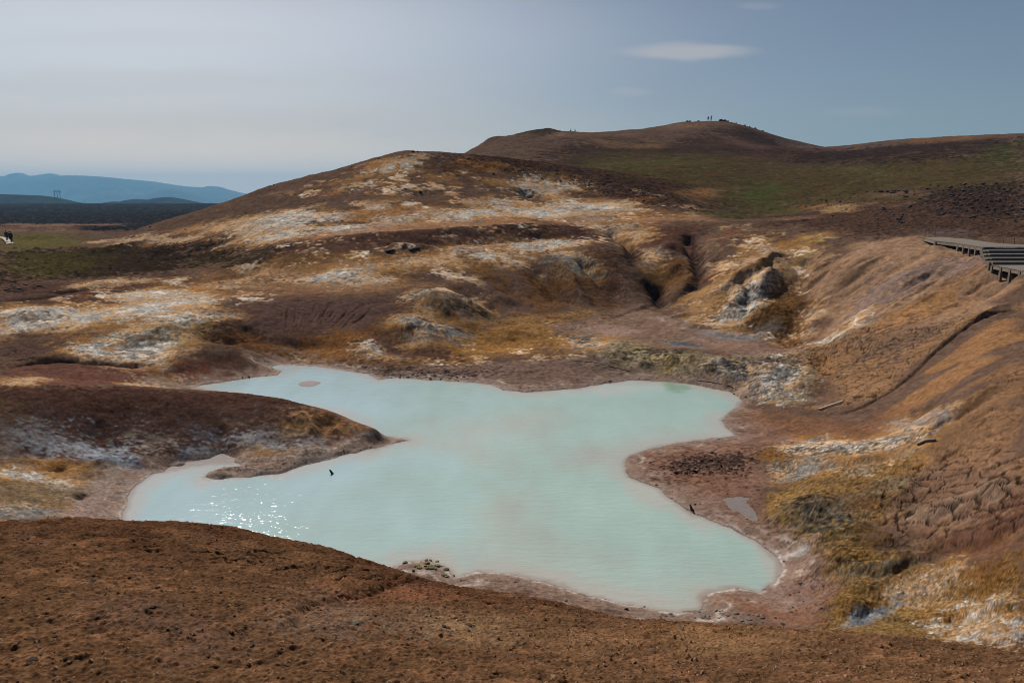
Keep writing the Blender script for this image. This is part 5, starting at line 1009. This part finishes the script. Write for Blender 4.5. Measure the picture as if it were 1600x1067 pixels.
for px, py, w, m, lb, sq in [
 (657,301,7,rockd,'largest black boulder alone on the open brown slope below the left hilltop',.8), (628,298,3,rockd,'small dark rock left of the lone black boulder on the brown slope',.9), (633,295,3,rockd,'upper small dark rock left of the lone black boulder',.9), (643,281,3,rockd,'small dark rock high on the slope under the pale hilltop crust',.9), (750,283,3,rockd,'small dark rock under the ochre band right of the hilltop',.9), (771,272,4,rockd,'dark rock beside the ochre band right of the hilltop',.9),
 (609,392,14,rockd,'black broken boulder left of the dark boulder pair on the mid slope',.5), (643,390,12,rockd,'left dark boulder of the pair on the mid slope',.5), (651,388,10,rockd,'right dark boulder of the pair on the mid slope',.5), (592,248,5,rockd,'dark rock jutting from the hill skyline left of the hilltop',.9), (530,265,4,rockd,'small rock on the descending left skyline of the hill',.9), (549,261,3,rockd,'tiny rock on the skyline between two larger skyline rocks',.9),
 (645,238,7,rockd,'dark rock on the top of the left hilltop',.7), (652,238,4,rockd,'small rock right beside the hilltop rock',.8), (428,289,3,rockd,'tiny dark rock low on the left skyline',.9), (235,355,4,rockd,'small dark rock on the lower left flank of the hill',.8), (290,359,4,rockd,'dark rock beside the pale streak low on the left flank',.7), (165,345,0,rockd,'',1),
 (905,907,13,rockg,'dark jagged rock standing in the pool near the front shore',.7), (900,914,4,rockg,'pebble in the water just below the jagged pool rock',.8), (884,938,9,rockg,'dark stone in the puddle on the front shore',.6), (979,952,8,rockd,'dark stone on the mud front shore right of the puddle',.8), (1007,948,4,rockd,'little stone at the waterline of the front shore',.8), (805,909,4,rockd,'dark pebble on the beige front shore',.8), (820,919,3,rockd,'smaller pebble below the dark pebble on the front shore',.8),
 (1223,975,11,rockd,'dark stone on the brown mud at the lower right',.5), (1212,965,6,rockd,'flat dark stone above the lower right stone',.5), (1174,982,6,rockd,'dark stone at the edge of the near ridge',.7), (1242,985,5,rockd,'small stone right of the lower right dark stone',.7), (1262,984,4,rockd,'rightmost small stone of the lower right mud',.7), (1086,788,5,rockd,'small dark stone on the right mud shore above the stump',.8), (1165,620,3,rockd,'pebble on the beach below the white rocky ledge',.9), (1112,707,9,rockd,'flat dark stone on the right mud shore',.4), (1180,722,4,rockd,'small dark stone near the ochre crust on the right shore',.8),
 (1137,772,4,rockd,'small stone above the grey puddle',.8), (720,907,4,rockd,'dark pebble near the mossy rocks on the front shore',.8), (646,892,7,rockd,'black stone where the near ridge meets the front shore',.7),
 (50,1032,22,rockd,'largest dark clod on the near brown ridge at lower left',.45), (103,1028,11,rockd,'small dark clod right of the largest clod at lower left',.5), (412,943,8,rockd,'dark clod on the near ridge left of the broken edge',.5), (376,944,10,rockd,'dark clod left of its neighbour near the broken edge',.4), (733,978,14,rockd,'dark clod on the middle of the near ridge',.5), (693,948,9,rockd,'small grey clod on the near ridge below the shore',.5), (694,978,9,rockd,'dark clod left of the middle clod on the near ridge',.4), (555,972,22,rockg,'grey lumpy stone in the broken hollow of the near ridge',.35), (1065,983,9,rockg,'grey clod on the crest of the near ridge',.5), (180,912,8,rockd,'small dark clod on the left of the near ridge',.5), (145,908,14,rockd,'low dark clod on the near ridge far from the shore',.35), (600,1045,7,rockd,'small dark clod at the bottom middle of the near ridge',.5), (1018,1010,7,rockd,'small dark clod on the near ridge below the foam line',.5)]:
    if w: rock_px(px, py, w, m, lb, squash=sq)
for px, w, Yg, lb in ((1073,5,249,'left dark outcrop rock on the summit skyline'),(1077,4.5,249,'right rock of the pair at the left of the summit'),(1091,4,250,'low rock between the summit pair and the people'),(1125,7,250,'large dark outcrop rock right of the summit people'),(1131,6,249,'second outcrop rock right of the summit people'),(1136,4,247,'small rock at the right end of the summit outcrop'),(1163,4,244,'rock on the right shoulder of the summit'),(1171,3,243,'small rock below the right shoulder rock'),(1180,4,240,'rock halfway down the right summit skyline'),(1192,3,237,'lowest rock on the right summit skyline'),(1149,3,246,'tiny rock between summit outcrop and right shoulder')):
    q = oncrest(px, Yg); rock(q, w/2*q.y/F, rockd, lb, squash=.9, sink=.25)
# rocks in fields that nothing tells apart; the largest are objects, the small rest one mass of rubble
FIELD = []
def field(P, nrk, smin, smax, m, label, group, seed, pw=2.2, sq=.75):
    rr_ = random.Random(seed); xs = [p[0] for p in P]; ys = [p[1] for p in P]; k = 0; tries = 0; PV = [Vector((x, y, 0)) for x, y in P]
    while k < nrk and tries < nrk*20:
        tries += 1; x, y = rr_.uniform(min(xs), max(xs)), rr_.uniform(min(ys), max(ys))
        if not in_poly(Vector((x, y, 0)), PV): continue
        q = land(x, y)
        if q is None: continue
        w = (smin+(smax-smin)*rr_.random()**pw); FIELD.append((w*sq, m, label, group, rock_tf(q, w/2*q.y/F, sq, .15, rr_))); k += 1
field([(1370,300),(1470,285),(1600,280),(1600,345),(1500,345),(1400,325)], 150, 2, 8, rockd, 'dark lava rock strewn on the brown slope above the timber boardwalk', 'lava rocks above the boardwalk', 1)
field([(1360,325),(1410,325),(1415,350),(1370,345)], 22, 2.5, 7, rockd, 'dark lava rock in the loose cluster left of the boulder field', 'rock cluster left of the boulder field', 2, 1.2)
field([(1240,310),(1380,296),(1370,322),(1300,340),(1240,325)], 60, 2, 4.5, rockd, 'small dark rock on brown ground beside the green hollow', 'small rocks beside the green hollow', 3)
field([(720,252),(850,262),(1000,290),(1080,305),(1110,335),(1040,325),(930,300),(800,272)], 170, 1.6, 4, rockb, 'small brown rock in the rocky band right of the front hilltop', 'rocky band behind the front hilltop', 4)
field([(150,300),(160,300),(155,310)], 0, 1, 2, rockd, '', '', 5)
field([(660,240),(760,243),(760,252),(700,250),(660,243)], 40, 1.6, 3.2, rockd, 'small dark rock on the hill skyline right of the hilltop', 'skyline rocks right of the hilltop', 6)
field([(380,316),(620,250),(640,300),(560,360),(400,345),(340,345)], 26, 1.5, 3, rockd, 'small dark stone scattered on the bare brown hill slope', 'stones on the bare hill slope', 7)
field([(1300,236),(1400,222),(1600,210),(1600,226),(1400,240),(1300,246)], 50, 1.8, 3.6, rockd, 'small dark rock along the right skyline ridge', 'rocks on the right skyline ridge', 8)
field([(1050,722),(1090,712),(1150,718),(1140,735),(1080,742),(1045,736)], 45, 3, 8, rockb, 'dark brown stone in the patch of rubble on the right mud shore', 'rubble patch on the right shore', 9, 1.6, .55)
field([(625,876),(690,874),(705,884),(712,905),(690,902),(680,890),(640,886)], 34, 4, 10, moss, 'grey green crusted stone in the small heap on the front shore', 'crusted stones on the front shore', 10, 1.3, .6)
field([(1015,962),(1060,958),(1110,950),(1200,960),(1190,975),(1080,972),(1020,970)], 34, 4, 10, rockg, 'crusted grey stone along the shore behind the near ridge', 'crusted stones behind the near ridge', 11, 1.5, .6)
field([(1215,905),(1290,900),(1300,960),(1230,960)], 40, 2.5, 6, rockd, 'small dark stone on the lower right mud flat', 'stones on the lower right mud flat', 12, 1.8, .6)
field([(585,586),(700,578),(740,586),(700,594),(620,590)], 50, 2.5, 7, rockd, 'dark slab stone along the far shore of the pool', 'slab stones on the far shore', 13, 1.5, .35)
field([(0,440),(70,440),(60,456),(0,458)], 12, 3, 8, rockd, 'dark tuft topped clod on the brown ground at the left edge', 'clods at the left edge', 14, 1.3, .5)
rr_ = random.Random(77)
for k in range(len(SHORE)):
    a, c = SHORE[k], SHORE[(k+1)%len(SHORE)]
    for j in range(int(math.hypot(a[0]-c[0], a[1]-c[1])/5)):
        t_ = rr_.random(); p_ = PZ(a[0]+(c[0]-a[0])*t_, a[1]+(c[1]-a[1])*t_, WATER); X_, Y_ = p_[0]+rr_.gauss(0,.35), p_[1]+rr_.gauss(0,.35); zz = gz(X_, Y_)
        if zz < WATER+.005: continue
        w_ = rr_.uniform(.8, 3.4)*(rr_.random()**1.5+.3); FIELD.append((0, rr_.choice([rockd, rockb, rockg]), '', '', rock_tf(Vector((X_, Y_, zz+ZO)), w_/2*Y_/F, .7, .2, rr_)))
FIELD.sort(key=lambda f: -f[0]); room = 292-NROCK[0]
for w, m, lb, g, tf in FIELD[:room]: rock(None, 0, m, lb, g, tf=tf)
LOW = []
for k in range(14):
    bm = bmesh.new(); bm.from_mesh(ROCKS[k]); me = bpy.data.meshes.new('t'); bm.to_mesh(me); bm.free()
    LOW.append((np.array([v.co[:] for v in me.vertices]), [tuple(p.vertices) for p in me.polygons]))
vv, ff, mi, off, mats_ = [], [], [], 0, []
for w, m, lb, g, (loc, rot, sc, k) in FIELD[room:]:
    V, F_ = LOW[k]; M = np.array(rot.to_matrix()); vv.append((V*np.array(sc[:]))@M.T+np.array(loc[:])); ff += [tuple(i+off for i in f) for f in F_]; off += len(V)
    if m not in mats_: mats_.append(m)
    mi += [mats_.index(m)]*len(F_)
me = bpy.data.meshes.new('rubble'); me.from_pydata(np.concatenate(vv).tolist(), [], ff)
for m in mats_: me.materials.append(m)
me.polygons.foreach_set('material_index', mi); me.polygons.foreach_set('use_smooth', [True]*len(ff)); o = bpy.data.objects.new('rubble', me); COL.objects.link(o); kind(o, 'stuff')
# loose gravel of the near ridge: nobody could count it
bmv, bmf = [], []
rg2 = np.random.RandomState(4); base = np.array([(1,0,0),(-1,0,0),(0,1,0),(0,-1,0),(0,0,1),(0,0,-1)], float); fc = [(0,2,4),(2,1,4),(1,3,4),(3,0,4),(2,0,5),(1,2,5),(3,1,5),(0,3,5)]
cnt = 0
while cnt < 15000:
    Y = 3.0+rg2.rand()**1.2*7.5; X = rg2.uniform(-.95, .95)*(Y+.5); s = .0035+.010*rg2.rand()**6*1.8
    if rg2.rand() < .012: s *= 1.8
    p = base*rg2.uniform(.6, 1.3, (6,1))*s*np.array([1.2,1.,.7]); a = rg2.rand()*6.28; c_, s_2 = math.cos(a), math.sin(a)
    p = np.stack([p[:,0]*c_-p[:,1]*s_2, p[:,0]*s_2+p[:,1]*c_, p[:,2]], 1)+np.array([X, Y, gz(X, Y)+ZO+s*.25]); k = len(bmv)*6
    bmv.append(p); bmf.extend([(a_+k, b_+k, c2+k) for a_, b_, c2 in fc]); cnt += 1
me = bpy.data.meshes.new('gravel'); me.from_pydata(np.concatenate(bmv).tolist(), [], bmf)
me.materials.append(mat('loose_gravel', (.19,.110,.062), .95, 6, .6, .3, .1)); o = bpy.data.objects.new('gravel', me); COL.objects.link(o); kind(o, 'stuff')
# ------------------------------------------------------------------ loose wood
drift = mat('bleached_wood', (.30,.25,.21), .85, 14, .3, .4); dw = mat('dark_wet_wood', (.03,.028,.022), .6, 20, .3, .3)
def plank(a, b, w, h, m, label, name='plank', lift=.0):
    A_, B_ = land(*a), land(*b); bm = bmesh.new(); c_ = (A_+B_)/2; A_ = A_+Vector((0,0,h*.5+lift)); B_ = B_+Vector((0,0,h*.5+lift)); 
    P = [A_.lerp(B_, t/6) for t in range(7)]
    bx(bm, A_-c_, B_-c_, w, h); bmesh.ops.bevel(bm, geom=bm.edges[:], offset=min(w, h)*.15, segments=1); o = link(name, bm, m); o.location = c_; tag(o, label, 'wood'); return o
plank((1279,641), (1317,628), .075, .05, drift, 'bleached plank lying on the cracked mud slope right of the pool', lift=.03)
def log(pts, r, m, label, name, lift=.0):
    q = [land(*p)+Vector((0,0,r*.7+lift)) for p in pts]; c_ = q[0].copy(); bm = bmesh.new(); tube(bm, [p-c_ for p in q], [r*(1-.4*i/len(q)) for i in range(len(q))], 8); o = link(name, bm, m, None, True); o.location = c_; tag(o, label, 'wood' if 'pipe' not in name else 'pipe'); return o
rust = mat('rusty_iron', (.09,.065,.055), .7, 12, .4, .3)
log([(893,563),(925,566),(955,573),(985,581)], .025, rust, 'long thin rusty pipe along the mud below the rocky ledge', 'old_pipe', .0)
log([(1088,594),(1110,597),(1140,603),(1146,607)], .025, rust, 'short dark pipe at the foot of the ledge above the pool corner', 'old_pipe', .0)
log([(1432,696),(1446,690),(1462,689)], .045, drift, 'bleached branch lying on the pale crust below the right slope', 'branch', .02)
q = P3(518.5, 740, WATER); bm = bmesh.new(); tube(bm, [(.04,.02,-.3),(.02,.0,.0),(-.03,0,.09),(-.075,0,.17)], [.05,.05,.04,.022], 8); tube(bm, [(-.01,0,.06),(.07,0,.0)], [.03,.015], 6); o = link('stick', bm, dw, None, True); o.location = q; tag(o, 'short dark stick poking out of the pool water at left', 'stick')
q = land(1080,797); bm = bmesh.new(); tube(bm, [(.02,0,-.05),(0,0,.08),(-.05,.02,.2)], [.045,.04,.02], 8); tube(bm, [(0,0,.04),(.08,-.02,.02)], [.03,.02], 7); o = link('stump', bm, dw, None, True); o.location = q; tag(o, 'dark gnarled wood stump at the waterline of the right shore', 'wood')
# low mud disc breaking the surface in the back arm
q = P3(483, 599.5, WATER); bm = bmesh.new(); bmesh.ops.create_uvsphere(bm, u_segments=48, v_segments=16, radius=1)
for v in bm.verts:
    a = math.atan2(v.co.y, v.co.x); v.co.x *= .57*(1+.08*math.sin(3*a)); v.co.y *= .62*(1+.1*math.cos(2*a+1)); v.co.z *= .02
o = link('mud_mound', bm, mat('wet_mud', (.24,.20,.19), .9, 12, .2, .3, .05), None, True); o.location = q; tag(o, 'small oval grey mud island in the back arm of the pool', 'mud island')
# ------------------------------------------------------------------ air
HZ_ = True
if HZ_:
    bm = bmesh.new(); x0, x1, y0_, y1, z0_, z1 = -13000, 13000, -60, 11500, float(Z.min())+ZO-200, 330
    vs = [bm.verts.new((x, y, z)) for z in (z0_, z1) for x, y in ((x0,y0_),(x1,y0_),(x1,y1),(x0,y1))]
    for f in ((3,2,1,0),(4,5,6,7),(0,1,5,4),(1,2,6,5),(2,3,7,6),(3,0,4,7)): bm.faces.new([vs[k] for k in f])
    hm = bpy.data.materials.new('haze'); hm.use_nodes = True; hn = hm.node_tree.nodes; hn.clear(); ho = hn.new('ShaderNodeOutputMaterial'); hv = hn.new('ShaderNodeVolumePrincipled')
    hv.inputs['Color'].default_value = (.30,.66,1.0,1); hv.inputs['Density'].default_value = 1.3e-4; hv.inputs['Anisotropy'].default_value = .0
    hm.node_tree.links.new(hv.outputs[0], ho.inputs['Volume']); o = link('haze', bm, hm); kind(o, 'stuff')
print('done', round(time.time()-T0,1))
